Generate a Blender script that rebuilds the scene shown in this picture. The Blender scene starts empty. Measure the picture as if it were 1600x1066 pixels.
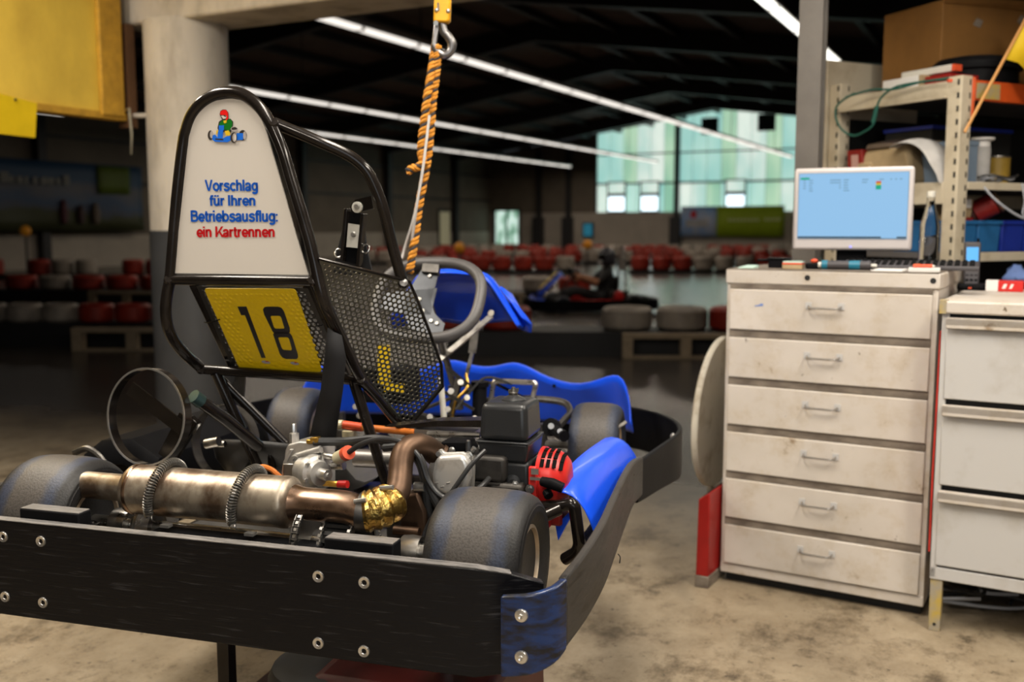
import bpy, bmesh, math, random
from mathutils import Vector, Matrix
random.seed(7)
S = bpy.context.scene
C = S.collection
V = Vector
R = math.radians
PI = math.pi

# ------------------------------------------------------------------ camera, world, lights, exposure
CAM_Z, FPX = 1.24, 1555.56
PITCH = math.atan(178 / 1556)
cam = bpy.data.cameras.new('camera')
cam.lens, cam.sensor_width = 35.0, 36.0
cam.clip_end = 300
cam.dof.use_dof = True
cam.dof.focus_distance = 1.95
cam.dof.aperture_fstop = 3.0
cam_o = bpy.data.objects.new('camera', cam)
cam_o.location = (0, 0, CAM_Z)
cam_o.rotation_euler = (PI / 2 - PITCH, 0, 0)
C.objects.link(cam_o)
S.camera = cam_o

w = bpy.data.worlds.new('world')
S.world = w
w.use_nodes = True
w.node_tree.nodes['Background'].inputs[0].default_value = (0.8, 0.9, 1.0, 1)
w.node_tree.nodes['Background'].inputs[1].default_value = 0.05

def area(name, loc, aim, sx, sy, energy, col=(1, 1, 1)):
    l = bpy.data.lights.new(name, 'AREA')
    l.shape = 'RECTANGLE'
    l.size, l.size_y, l.energy, l.color = sx, sy, energy, col
    o = bpy.data.objects.new(name, l)
    o.location = loc
    o.rotation_euler = (V(aim) - V(loc)).to_track_quat('-Z', 'Y').to_euler()
    C.objects.link(o)
    return o

WARM = (1.0, 0.92, 0.80)
# fluorescent fittings under the workshop ceiling (out of frame, above and behind the camera)
for lx, ly, le in ((-1.75, 2.3, 78), (-2.55, 3.7, 40), (0.1, 1.7, 62), (1.75, 1.2, 74), (1.3, 2.8, 26), (-0.6, -1.4, 70)):
    area('workshop_lamp', (lx, ly, 2.92), (lx, ly, 0), 0.22, 1.5, le, WARM)
# unseen cool fill light, added behind the camera to brighten the front
area('frontal_fill', (0.6, -3.7, 1.6), (0.2, 4.0, 0.7), 3.0, 2.2, 46, (0.84, 0.93, 1.0))
# the downward light of the long lamp rows in the hall
for lu, lv0, lv1, le in ((-3.25, 9.0, 19.3, 90), (-9.15, 11.2, 44.0, 300), (-15.4, 15.5, 44.6, 285), (-20.4, 21.2, 46.0, 200)):
    l_ = area('hall_lamp_row', (0, 0, 1), (0, 0, 0), 0.14, lv1 - lv0, le, (1.0, 0.86, 0.70))
    hu, hv = lu, (lv0 + lv1) / 2
    l_.location = (hu * math.cos(R(27.2)) + hv * math.sin(R(27.2)), -hu * math.sin(R(27.2)) + hv * math.cos(R(27.2)), 4.18)
    l_.rotation_euler = (0, 0, -R(27.2))

S.view_settings.view_transform = 'Standard'
S.view_settings.look = 'None'
S.view_settings.exposure = 0.0
S.view_settings.gamma = 1.0
S.view_settings.use_curve_mapping = False
S.cycles.use_denoising = True
S.cycles.max_bounces = 7
S.cycles.diffuse_bounces = 3
S.cycles.glossy_bounces = 3
S.cycles.transmission_bounces = 6
S.cycles.caustics_reflective = False
S.cycles.caustics_refractive = False
S.cycles.sample_clamp_indirect = 4.0

# ------------------------------------------------------------------ survey helpers (photo measurements -> metres)
_c, _s = math.cos(PITCH), math.sin(PITCH)
def ray(px, py):
    a, b = px - 800, 533 - py
    return V((a, FPX * _c + b * _s, -FPX * _s + b * _c))
CAM = V((0, 0, CAM_Z))
def WY(px, py, Y):
    r = ray(px, py); return CAM + r * (Y / r.y)
def WZ(px, py, z):
    r = ray(px, py); return CAM + r * ((z - CAM_Z) / r.z)
def WPL(px, py, p0, n):
    r = ray(px, py); return CAM + r * ((V(p0) - CAM).dot(n) / r.dot(n))

KYAW = R(16.5)
KZ0 = 0.46
KM = Matrix.Translation((-0.0658, 1.68, KZ0)) @ Matrix.Rotation(-KYAW, 4, 'Z')
KI = KM.inverted()
KCAM = KI @ CAM
def kray(px, py): return KI.to_3x3() @ ray(px, py)
def KY(px, py, ky):
    r = kray(px, py); return KCAM + r * ((ky - KCAM.y) / r.y)
def KX(px, py, kx):
    r = kray(px, py); return KCAM + r * ((kx - KCAM.x) / r.x)
def KPL(px, py, p0, n):
    r = kray(px, py); return KCAM + r * ((V(p0) - KCAM).dot(n) / r.dot(n))
def K(x, y, z): return V((x, y, z - KZ0))

HALL = R(27.2)
HM = Matrix.Rotation(-HALL, 4, 'Z')      # hall axes: u across, v along the ridge
def H(u, v, z=0): return HM @ V((u, v, z))

# ------------------------------------------------------------------ materials
MATS = {}
def mat(name, col, rough=0.5, metal=0.0, var=0.0, scale=8.0, col2=None, bump=0.0, bscale=None, stretch=None, coat=0.0,
        emit=None, estr=0.0, trans=0.0, ior=1.45, thresh=None, rvar=0.0, spec=0.5):
    m = bpy.data.materials.new(name); m.use_nodes = True
    nt = m.node_tree; N = nt.nodes; L = nt.links
    b = N['Principled BSDF']
    c = tuple(col) + (1,)
    b.inputs['Base Color'].default_value = c
    b.inputs['Roughness'].default_value = rough
    b.inputs['Metallic'].default_value = metal
    b.inputs['Specular IOR Level'].default_value = spec
    b.inputs['Coat Weight'].default_value = coat
    b.inputs['Coat Roughness'].default_value = 0.08
    b.inputs['Transmission Weight'].default_value = trans
    b.inputs['IOR'].default_value = ior
    if emit:
        b.inputs['Emission Color'].default_value = tuple(emit) + (1,)
        b.inputs['Emission Strength'].default_value = estr
    if var or col2 or bump or rvar:
        tc = N.new('ShaderNodeTexCoord'); mp = N.new('ShaderNodeMapping')
        L.new(tc.outputs['Object'], mp.inputs[0])
        if stretch: mp.inputs['Scale'].default_value = stretch
        nz = N.new('ShaderNodeTexNoise'); nz.inputs['Scale'].default_value = scale
        nz.inputs['Detail'].default_value = 6; nz.inputs['Roughness'].default_value = 0.62
        L.new(mp.outputs[0], nz.inputs['Vector'])
        if var or col2:
            rp = N.new('ShaderNodeValToRGB')
            lo, hi = thresh or (0.32, 0.68)
            rp.color_ramp.elements[0].position = lo; rp.color_ramp.elements[1].position = hi
            c2 = col2 or tuple(x * (1 - var) for x in col)
            rp.color_ramp.elements[0].color = tuple(c2) + (1,); rp.color_ramp.elements[1].color = c
            L.new(nz.outputs['Fac'], rp.inputs[0]); L.new(rp.outputs[0], b.inputs['Base Color'])
        if rvar:
            mr = N.new('ShaderNodeMapRange')
            mr.inputs[3].default_value = max(0.03, rough - rvar); mr.inputs[4].default_value = min(1, rough + rvar)
            mr.inputs[1].default_value = 0.3; mr.inputs[2].default_value = 0.7
            L.new(nz.outputs['Fac'], mr.inputs[0]); L.new(mr.outputs[0], b.inputs['Roughness'])
        if bump:
            n2 = nz
            if bscale:
                n2 = N.new('ShaderNodeTexNoise'); n2.inputs['Scale'].default_value = bscale; n2.inputs['Detail'].default_value = 4
                L.new(mp.outputs[0], n2.inputs['Vector'])
            bp = N.new('ShaderNodeBump'); bp.inputs['Strength'].default_value = bump; bp.inputs['Distance'].default_value = 0.004
            L.new(n2.outputs['Fac'], bp.inputs['Height']); L.new(bp.outputs[0], b.inputs['Normal'])
    MATS[name] = m
    return m
def nodes(m): return m.node_tree.nodes, m.node_tree.links, m.node_tree.nodes['Principled BSDF']

frame_black = mat('frame_black', (0.020, 0.016, 0.014), 0.17, 0.35, 0.5, 14, rvar=0.06)
plank_black = mat('plank_black', (0.0045, 0.0045, 0.006), 0.36, 0, col2=(0.040, 0.040, 0.044), scale=7, stretch=(1.3, 3, 22), thresh=(0.27, 0.43), bump=0.2, rvar=0.16, spec=0.25)
bumper_grey = mat('bumper_grey', (0.048, 0.044, 0.041), 0.36, 0, col2=(0.016, 0.015, 0.015), scale=7, stretch=(1, 1, 5), thresh=(0.36, 0.5), bump=0.12, bscale=30, rvar=0.1, spec=0.06)
plastic_black = mat('plastic_black', (0.008, 0.008, 0.009), 0.42, 0, 0.3, 20, bump=0.05, bscale=220, spec=0.04)
tank_black = mat('tank_black', (0.020, 0.021, 0.023), 0.33, 0, 0.15, 30, bump=0.06, bscale=260)
rubber = mat('rubber', (0.02, 0.02, 0.02), 0.55, 0, 0.3, 20)
hose_mat = mat('hose_rubber', (0.022, 0.022, 0.023), 0.38)
strap_mat = mat('strap_webbing', (0.008, 0.008, 0.010), 0.72, 0, 0.3, 40, stretch=(40, 40, 2), bump=0.2)
steel = mat('steel', (0.55, 0.53, 0.50), 0.32, 1.0, 0.3, 25, rvar=0.1)
steel_dark = mat('steel_dark', (0.16, 0.15, 0.14), 0.40, 0.9, 0.5, 14)
alu = mat('cast_aluminium', (0.56, 0.54, 0.51), 0.42, 0.7, 0.35, 14, bump=0.15, bscale=90)
alu_cover = mat('valve_cover_aluminium', (0.72, 0.70, 0.67), 0.34, 0.6, col2=(0.40, 0.37, 0.34), scale=16, thresh=(0.3, 0.5), bump=0.15, bscale=40)
zinc = mat('zinc', (0.72, 0.71, 0.69), 0.3, 0.9, 0.2, 40)
muffler_mat = mat('stained_stainless', (0.46, 0.40, 0.32), 0.40, 0.85, col2=(0.19, 0.13, 0.09), scale=13, stretch=(1.3, 1, 1), thresh=(0.36, 0.60), bump=0.06, bscale=60, rvar=0.10)
copper_mat = mat('heat_tinted_steel', (0.46, 0.32, 0.23), 0.30, 1.0, col2=(0.27, 0.17, 0.12), scale=14, thresh=(0.3, 0.7), rvar=0.1)
brown_pipe = mat('brown_pipe', (0.12, 0.072, 0.046), 0.46, 0.8, 0.5, 16)
gold_wrap = mat('gold_heat_wrap', (0.64, 0.43, 0.12), 0.30, 1.0, col2=(0.24, 0.13, 0.05), scale=36, thresh=(0.34, 0.56), bump=0.9, bscale=70)
spring_mat = mat('spring_steel', (0.20, 0.19, 0.175), 0.34, 0.8)
blue = mat('blue_plastic', (0.008, 0.085, 0.86), 0.34, 0, 0.12, 6, coat=0.15)
red_plastic = mat('red_plastic', (0.62, 0.022, 0.018), 0.34, 0, 0.25, 12)
red_dark = mat('red_paint_dark', (0.30, 0.015, 0.012), 0.45, 0, 0.4, 9)
orange_red = mat('orange_red', (0.66, 0.085, 0.03), 0.4)
orange = mat('orange_paint', (0.72, 0.20, 0.03), 0.45, 0, 0.2, 20)
yellow_plate = mat('yellow_plate', (0.88, 0.60, 0.008), 0.40, 0, 0.10, 7)
sign_white = mat('sign_white', (0.66, 0.61, 0.55), 0.32, 0, 0.03, 4)
print_black = mat('print_black', (0.006, 0.006, 0.012), 0.4)
print_blue = mat('print_blue', (0.004, 0.085, 0.47), 0.4)
print_red = mat('print_red', (0.50, 0.006, 0.010), 0.4)
print_green = mat('print_green', (0.004, 0.16, 0.012), 0.4)
print_yellow = mat('print_yellow', (0.75, 0.50, 0.02), 0.4)
print_skyblue = mat('print_kart_blue', (0.01, 0.15, 0.72), 0.4)
print_grey = mat('print_grey', (0.42, 0.38, 0.36), 0.4)
print_helmet = mat('print_helmet_red', (0.80, 0.010, 0.008), 0.4)
print_dark = mat('print_dark', (0.03, 0.022, 0.018), 0.5)
off_white = mat('off_white_plastic', (0.62, 0.60, 0.54), 0.4)
cream_fuel = mat('milky_plastic', (0.62, 0.55, 0.36), 0.3)
brass = mat('brass', (0.62, 0.38, 0.08), 0.3, 1.0, 0.3, 20)
cast_dark = mat('cast_dark', (0.060, 0.055, 0.050), 0.5, 0.6, 0.5, 18, bump=0.2, bscale=80)
floor_pan = mat('floor_pan_aluminium', (0.42, 0.40, 0.38), 0.38, 0.85, 0.4, 9)
seat_grey = mat('seat_grey', (0.055, 0.053, 0.052), 0.42, 0, 0.3, 8)
wheel_rim_mat = mat('rim_bronze', (0.62, 0.50, 0.37), 0.40, 0.7, 0.3, 12)
wheel_grip = mat('steering_grip', (0.085, 0.08, 0.08), 0.42, 0, 0.2, 40, bump=0.1, bscale=200)
spoke_grey = mat('spoke_grey', (0.075, 0.08, 0.09), 0.4, 0.5, 0.2, 20)
perf_mat = mat('perforated_steel', (0.15, 0.15, 0.13), 0.30, 0.85, 0.4, 16)
perf_mesh_back = mat('mesh_black', (0.012, 0.012, 0.012), 0.4)

# painted tyre tread with scrubbed centre and blued shoulders (object x runs across the tyre)
tyre_mat = mat('slick_tyre', (0.05, 0.047, 0.045), 0.52)
N, L, b = nodes(tyre_mat)
tc = N.new('ShaderNodeTexCoord'); sx = N.new('ShaderNodeSeparateXYZ'); L.new(tc.outputs['Object'], sx.inputs[0])
nz = N.new('ShaderNodeTexNoise'); nz.inputs['Scale'].default_value = 26; nz.inputs['Detail'].default_value = 5; L.new(tc.outputs['Object'], nz.inputs['Vector'])
ad = N.new('ShaderNodeMath'); ad.operation = 'ABSOLUTE'; L.new(sx.outputs['X'], ad.inputs[0])
m1 = N.new('ShaderNodeMath'); m1.operation = 'MULTIPLY_ADD'; L.new(nz.outputs['Fac'], m1.inputs[0]); m1.inputs[1].default_value = 0.028; L.new(ad.outputs[0], m1.inputs[2])
rp = N.new('ShaderNodeValToRGB'); L.new(m1.outputs[0], rp.inputs[0])
el = rp.color_ramp.elements
el[0].position = 0.050; el[0].color = (0.066, 0.058, 0.052, 1)
el[1].position = 0.108; el[1].color = (0.014, 0.0135, 0.014, 1)
e = el.new(0.062); e.color = (0.032, 0.038, 0.060, 1)
e = el.new(0.076); e.color = (0.022, 0.030, 0.056, 1)
e = el.new(0.088); e.color = (0.018, 0.0175, 0.018, 1)
n3 = N.new('ShaderNodeTexNoise'); n3.inputs['Scale'].default_value = 240; L.new(tc.outputs['Object'], n3.inputs['Vector'])
mx = N.new('ShaderNodeMixRGB'); mx.blend_type = 'MULTIPLY'; mx.inputs[0].default_value = 0.7
r2 = N.new('ShaderNodeValToRGB'); r2.color_ramp.elements[0].position = 0.36; r2.color_ramp.elements[1].position = 0.56; r2.color_ramp.elements[0].color = (0.55, 0.53, 0.52, 1)
L.new(n3.outputs['Fac'], r2.inputs[0]); L.new(rp.outputs[0], mx.inputs[1]); L.new(r2.outputs[0], mx.inputs[2]); L.new(mx.outputs[0], b.inputs['Base Color'])
bp = N.new('ShaderNodeBump'); bp.inputs['Strength'].default_value = 0.3; bp.inputs['Distance'].default_value = 0.002
L.new(n3.outputs['Fac'], bp.inputs['Height']); L.new(bp.outputs[0], b.inputs['Normal'])

# blue paint scuffs on the bumper corner
scuff = mat('scuffed_black', (0.010, 0.010, 0.013), 0.3, 0, col2=(0.012, 0.035, 0.13), scale=8, stretch=(2, 2, 7), thresh=(0.42, 0.60), bump=0.12, rvar=0.1)
# raised honeycomb relief of the plate pressed onto its mesh
N, L, b = nodes(yellow_plate)
tc = N.new('ShaderNodeTexCoord'); vo = N.new('ShaderNodeTexVoronoi'); vo.inputs['Scale'].default_value = 95; L.new(tc.outputs['Object'], vo.inputs['Vector'])
bp = N.new('ShaderNodeBump'); bp.inputs['Strength'].default_value = 0.45; bp.inputs['Distance'].default_value = 0.003; bp.invert = True
L.new(vo.outputs['Distance'], bp.inputs['Height']); L.new(bp.outputs[0], b.inputs['Normal'])

# building
floor_mat = mat('concrete_floor', (0.36, 0.29, 0.20), 0.45)
N, L, b = nodes(floor_mat)
tc = N.new('ShaderNodeTexCoord')
def noise(sc, det=6, ro=0.6, st=None):
    n = N.new('ShaderNodeTexNoise'); n.inputs['Scale'].default_value = sc; n.inputs['Detail'].default_value = det; n.inputs['Roughness'].default_value = ro
    if st:
        mp = N.new('ShaderNodeMapping'); mp.inputs['Scale'].default_value = st; L.new(tc.outputs['Object'], mp.inputs[0]); L.new(mp.outputs[0], n.inputs['Vector'])
    else: L.new(tc.outputs['Object'], n.inputs['Vector'])
    return n
def ramp(src, stops):
    r = N.new('ShaderNodeValToRGB'); e = r.color_ramp.elements
    e[0].position, e[0].color = stops[0][0], tuple(stops[0][1]) + (1,)
    e[1].position, e[1].color = stops[-1][0], tuple(stops[-1][1]) + (1,)
    for p, c in stops[1:-1]:
        x = e.new(p); x.color = tuple(c) + (1,)
    L.new(src, r.inputs[0]); return r
def mixc(kind, fac, a, c):
    m = N.new('ShaderNodeMixRGB'); m.blend_type = kind
    if isinstance(fac, float): m.inputs[0].default_value = fac
    else: L.new(fac, m.inputs[0])
    L.new(a, m.inputs[1])
    if isinstance(c, tuple): m.inputs[2].default_value = c + (1,)
    else: L.new(c, m.inputs[2])
    return m.outputs[0]
base = ramp(noise(1.1).outputs['Fac'], [(0.3, (0.215, 0.17, 0.115)), (0.5, (0.315, 0.255, 0.175)), (0.7, (0.37, 0.305, 0.22))])
dirt = ramp(noise(5.5, 8, 0.76, (1.3, 1, 1)).outputs['Fac'], [(0.33, (0.12, 0.10, 0.08)), (0.43, (0.75, 0.72, 0.68)), (0.6, (1, 1, 1))])
speck = ramp(noise(26, 5, 0.7).outputs['Fac'], [(0.31, (0.08, 0.07, 0.06)), (0.39, (1, 1, 1)), (0.7, (1.0, 1.0, 1.0))])
streak = ramp(noise(2.3, 9, 0.78, (1.2, 0.9, 1)).outputs['Fac'], [(0.37, (0.20, 0.17, 0.14)), (0.44, (0.62, 0.60, 0.57)), (0.50, (1, 1, 1)), (0.8, (1, 1, 1))])
workc = mixc('MULTIPLY', 0.85, mixc('MULTIPLY', 0.75, mixc('MULTIPLY', 0.8, base.outputs[0], dirt.outputs[0]), speck.outputs[0]), streak.outputs[0])
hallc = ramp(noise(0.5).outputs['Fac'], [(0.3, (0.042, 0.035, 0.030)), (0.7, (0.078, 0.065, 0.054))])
sx = N.new('ShaderNodeSeparateXYZ'); L.new(tc.outputs['Object'], sx.inputs[0])
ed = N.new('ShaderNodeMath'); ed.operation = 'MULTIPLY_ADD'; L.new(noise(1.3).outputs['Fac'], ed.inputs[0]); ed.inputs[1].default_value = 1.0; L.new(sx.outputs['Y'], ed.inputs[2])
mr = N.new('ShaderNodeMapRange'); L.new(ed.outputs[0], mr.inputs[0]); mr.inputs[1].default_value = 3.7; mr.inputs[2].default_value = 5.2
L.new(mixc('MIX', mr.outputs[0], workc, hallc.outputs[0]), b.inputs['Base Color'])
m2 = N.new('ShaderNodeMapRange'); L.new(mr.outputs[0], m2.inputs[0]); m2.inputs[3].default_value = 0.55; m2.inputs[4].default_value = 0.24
L.new(m2.outputs[0], b.inputs['Roughness'])
bp = N.new('ShaderNodeBump'); bp.inputs['Strength'].default_value = 0.15; bp.inputs['Distance'].default_value = 0.004
L.new(noise(40, 5).outputs['Fac'], bp.inputs['Height']); L.new(bp.outputs[0], b.inputs['Normal'])

concrete_white = mat('whitewashed_concrete', (0.52, 0.47, 0.40), 0.7, 0, col2=(0.30, 0.26, 0.21), scale=3.0, stretch=(2, 2, 0.7), thresh=(0.28, 0.55), bump=0.15, bscale=30)
grey_paint = mat('grey_paint', (0.050, 0.051, 0.054), 0.45, 0, 0.25, 5)
yellow_wall = mat('yellow_tarp', (0.80, 0.56, 0.075), 0.55, 0, col2=(0.56, 0.37, 0.05), scale=2.2, stretch=(1, 1, 0.6), thresh=(0.3, 0.6), bump=0.2, bscale=7)
yellow_board = mat('yellow_board', (0.78, 0.54, 0.015), 0.30, 0, 0.25, 4)
ochre = mat('ochre_foam', (0.60, 0.33, 0.03), 0.7, 0, 0.4, 14)
brown_wood = mat('brown_wood', (0.13, 0.06, 0.025), 0.6, 0, 0.4, 6)
hall_panel = mat('hall_wall_dark', (0.20, 0.165, 0.125), 0.7, 0, 0.3, 0.7)
hall_low = mat('hall_wall_pale', (0.50, 0.44, 0.37), 0.65, 0, 0.2, 1.0)
roof_mat = mat('roof_deck', (0.17, 0.125, 0.10), 0.7, 0, 0.4, 0.9)
beam_mat = mat('roof_beam', (0.035, 0.034, 0.036), 0.5, 0.2)
ceiling_mat = mat('workshop_ceiling', (0.55, 0.5, 0.43), 0.8)
post_mat = mat('post_grey', (0.16, 0.145, 0.13), 0.45, 0.1, 0.25, 6)
lamp_emit = mat('lamp_tube', (0.9, 0.9, 0.88), 0.4, emit=(1.0, 0.93, 0.84), estr=1.15)
lamp_emit_bright = mat('lamp_tube_bright', (0.9, 0.9, 0.88), 0.4, emit=(1.0, 0.97, 0.88), estr=2.6)
lamp_house = mat('lamp_housing', (0.6, 0.57, 0.54), 0.5)
# far translucent sheets with daylight behind
def sheet(name, c1, c2, st, seed):
    m = mat(name, (0.3, 0.4, 0.36), 0.5)
    N, L, b = nodes(m)
    tc = N.new('ShaderNodeTexCoord'); mp = N.new('ShaderNodeMapping'); mp.inputs['Location'].default_value = (seed, seed * 2, 0); mp.inputs['Scale'].default_value = (0.8, 1, 0.32)
    L.new(tc.outputs['Object'], mp.inputs[0])
    n = N.new('ShaderNodeTexNoise'); n.inputs['Scale'].default_value = 1.1; n.inputs['Detail'].default_value = 3; L.new(mp.outputs[0], n.inputs['Vector'])
    r = N.new('ShaderNodeValToRGB'); r.color_ramp.elements[0].position = 0.35; r.color_ramp.elements[1].position = 0.65
    r.color_ramp.elements[0].color = c1 + (1,); r.color_ramp.elements[1].color = c2 + (1,)
    L.new(n.outputs['Fac'], r.inputs[0]); L.new(r.outputs[0], b.inputs['Emission Color']); b.inputs['Emission Strength'].default_value = st
    return m
sheet_a = sheet('daylit_sheet_green', (0.20, 0.42, 0.30), (0.42, 0.60, 0.42), 1.15, 3.0)
sheet_b = sheet('daylit_sheet_white', (0.36, 0.56, 0.50), (0.66, 0.74, 0.66), 1.15, 11.0)
sheet_c = sheet('daylit_sheet_teal', (0.24, 0.50, 0.46), (0.40, 0.62, 0.54), 1.15, 23.0)
day_white = mat('clear_pane_daylight', (0.5, 0.5, 0.5), 0.3, emit=(0.75, 0.92, 1.0), estr=2.2)
vent_dark = mat('vent_pane', (0.02, 0.05, 0.05), 0.3)
glow = sheet('daylit_door_glass', (0.06, 0.22, 0.12), (0.75, 0.95, 0.85), 1.0, 31.0)
nodes(glow)[0]['Noise Texture'].inputs['Scale'].default_value = 4.5
pale_door = mat('pale_door', (0.50, 0.46, 0.30), 0.6, emit=(0.5, 0.45, 0.28), estr=0.18)
screen_cyan = mat('screen_cyan', (0.02, 0.1, 0.14), 0.4, emit=(0.02, 0.16, 0.24), estr=0.6)

# barriers
tyre_red = mat('painted_tyre_red', (0.40, 0.030, 0.012), 0.55, 0, 0.45, 5, bump=0.2, bscale=20)
tyre_white = mat('painted_tyre_white', (0.42, 0.36, 0.30), 0.6, 0, 0.4, 5, bump=0.2, bscale=20)
band_black = mat('rubber_band_black', (0.014, 0.013, 0.014), 0.6, 0, 0.4, 3)
pallet_wood = mat('pallet_wood', (0.42, 0.32, 0.21), 0.7, 0, 0.35, 8, stretch=(1, 6, 6))
orange_lamp = mat('orange_ball', (0.75, 0.30, 0.02), 0.4, emit=(0.9, 0.35, 0.02), estr=0.03)

# workshop furniture
cab_paint = mat('cream_grey_paint', (0.55, 0.50, 0.45), 0.5)
N, L, b = nodes(cab_paint)
tc0 = N.new('ShaderNodeTexCoord'); oi = N.new('ShaderNodeObjectInfo'); va = N.new('ShaderNodeVectorMath'); va.operation = 'MULTIPLY_ADD'
L.new(oi.outputs['Location'], va.inputs[0]); va.inputs[1].default_value = (3.1, 1.7, 9.0); L.new(tc0.outputs['Object'], va.inputs[2])
class tc: outputs = {'Object': va.outputs[0]}
c0 = ramp(noise(3.0, 5).outputs['Fac'], [(0.3, (0.50, 0.45, 0.395)), (0.7, (0.61, 0.56, 0.51))])
c1 = ramp(noise(11, 7, 0.7).outputs['Fac'], [(0.28, (0.42, 0.31, 0.19)), (0.37, (0.90, 0.86, 0.79)), (0.52, (1, 1, 1))])
c2 = ramp(noise(30, 3, 0.6).outputs['Fac'], [(0.24, (0.22, 0.17, 0.12)), (0.29, (1, 1, 1)), (0.6, (1, 1, 1))])
L.new(mixc('MULTIPLY', 0.9, mixc('MULTIPLY', 0.9, c0.outputs[0], c1.outputs[0]), c2.outputs[0]), b.inputs['Base Color'])
cab_grey = mat('cool_grey_paint', (0.50, 0.49, 0.48), 0.5, 0, col2=(0.38, 0.35, 0.31), scale=4, thresh=(0.28, 0.5))
grime = mat('grimy_rail', (0.24, 0.20, 0.16), 0.6, 0, col2=(0.09, 0.07, 0.055), scale=10, stretch=(1, 1, 3), thresh=(0.3, 0.65))
dark_gap = mat('dark_plinth', (0.012, 0.012, 0.012), 0.7)
handle_mat = mat('wire_handle', (0.40, 0.38, 0.36), 0.35, 0.9)
red_streak = mat('red_paint_streak', (0.50, 0.03, 0.02), 0.5, 0, 0.3, 30)
yellow_leg = mat('worn_yellow_leg', (0.46, 0.33, 0.07), 0.55, 0, col2=(0.33, 0.29, 0.22), scale=11, thresh=(0.42, 0.58))
monitor_mat = mat('monitor_silver', (0.56, 0.52, 0.52), 0.35, 0.1)
screen_mat = mat('screen_blue', (0.02, 0.02, 0.02), 0.2, emit=(0.27, 0.52, 0.80), estr=1.0)
ui_green = mat('ui_green', (0, 0, 0), 0.3, emit=(0.0, 0.42, 0.25), estr=0.9)
ui_red = mat('ui_red', (0, 0, 0), 0.3, emit=(0.7, 0.1, 0.03), estr=0.9)
ui_yellow = mat('ui_yellow', (0, 0, 0), 0.3, emit=(0.7, 0.55, 0.05), estr=0.9)
ui_grey = mat('ui_grey', (0, 0, 0), 0.3, emit=(0.20, 0.38, 0.55), estr=0.9)
ui_dark = mat('ui_taskbar', (0.02, 0.03, 0.04), 0.3)
key_dark = mat('key_dark', (0.055, 0.050, 0.055), 0.5)
rack_cream = mat('rack_cream', (0.55, 0.48, 0.36), 0.5, 0, col2=(0.40, 0.33, 0.23), scale=6, thresh=(0.3, 0.5))
rack_orange = mat('rack_orange', (0.62, 0.085, 0.012), 0.45, 0, 0.25, 6)
shelf_grey = mat('shelf_board', (0.12, 0.11, 0.11), 0.6, 0, 0.2, 4)
cardboard = mat('cardboard', (0.23, 0.105, 0.022), 0.75, 0, 0.25, 5)
cardboard_pale = mat('cardboard_pale', (0.46, 0.34, 0.19), 0.7, 0, 0.3, 6)
cloth_white = mat('white_cloth', (0.56, 0.54, 0.52), 0.8, 0, 0.3, 9)
cloth_blue = mat('blue_cloth', (0.16, 0.25, 0.55), 0.8, 0, 0.3, 12)
crate_blue = mat('blue_crate', (0.02, 0.14, 0.36), 0.5, 0, 0.2, 6)
crate_bluegrey = mat('blue_grey_carton', (0.20, 0.27, 0.36), 0.6, 0, 0.2, 5)
spool_brown = mat('spool_brown', (0.11, 0.03, 0.02), 0.5, 0, 0.4, 14)
wood_pale = mat('wood_pale', (0.46, 0.28, 0.13), 0.6, 0, 0.25, 7, stretch=(4, 4, 1))
stick_wood = mat('wood_stick', (0.55, 0.27, 0.08), 0.5)
flag_yellow = mat('yellow_flag', (0.75, 0.50, 0.01), 0.6)
cable_green = mat('green_cable', (0.015, 0.10, 0.075), 0.5)
cable_grey = mat('grey_cable', (0.30, 0.31, 0.34), 0.5)
paper = mat('paper', (0.72, 0.70, 0.68), 0.6)
mint = mat('mint_paper', (0.45, 0.62, 0.55), 0.6)
pet = mat('clear_bottle', (0.95, 0.97, 1.0), 0.06, trans=1.0, ior=1.30)
bottle_label = mat('bottle_label_blue', (0.03, 0.06, 0.16), 0.5, 0, 0.4, 20)
teal_tool = mat('tool_teal', (0.01, 0.15, 0.24), 0.4)
table_top = mat('table_top_white', (0.56, 0.52, 0.44), 0.45, 0, col2=(0.30, 0.24, 0.16), scale=9, thresh=(0.28, 0.48))
red_tin = mat('red_tin', (0.36, 0.012, 0.010), 0.42, 0, 0.3, 9)
lift_red = mat('lift_red', (0.07, 0.006, 0.005), 0.45, 0, 0.3, 6)
hook_yellow = mat('hook_yellow', (0.75, 0.36, 0.01), 0.38, 0, 0.15, 20)
rope_orange = mat('rope_orange', (0.62, 0.25, 0.02), 0.75, 0, 0.35, 60)
rope_black = mat('rope_black', (0.03, 0.026, 0.03), 0.75)
cord_white = mat('cord_white', (0.55, 0.53, 0.52), 0.6)
skin_arm = mat('skin', (0.45, 0.20, 0.10), 0.55)
suit_black = mat('suit_black', (0.012, 0.011, 0.012), 0.7)
helmet_mat = mat('helmet_dark', (0.05, 0.05, 0.06), 0.25)
visor_mat = mat('visor', (0.01, 0.01, 0.012), 0.1)

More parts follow.
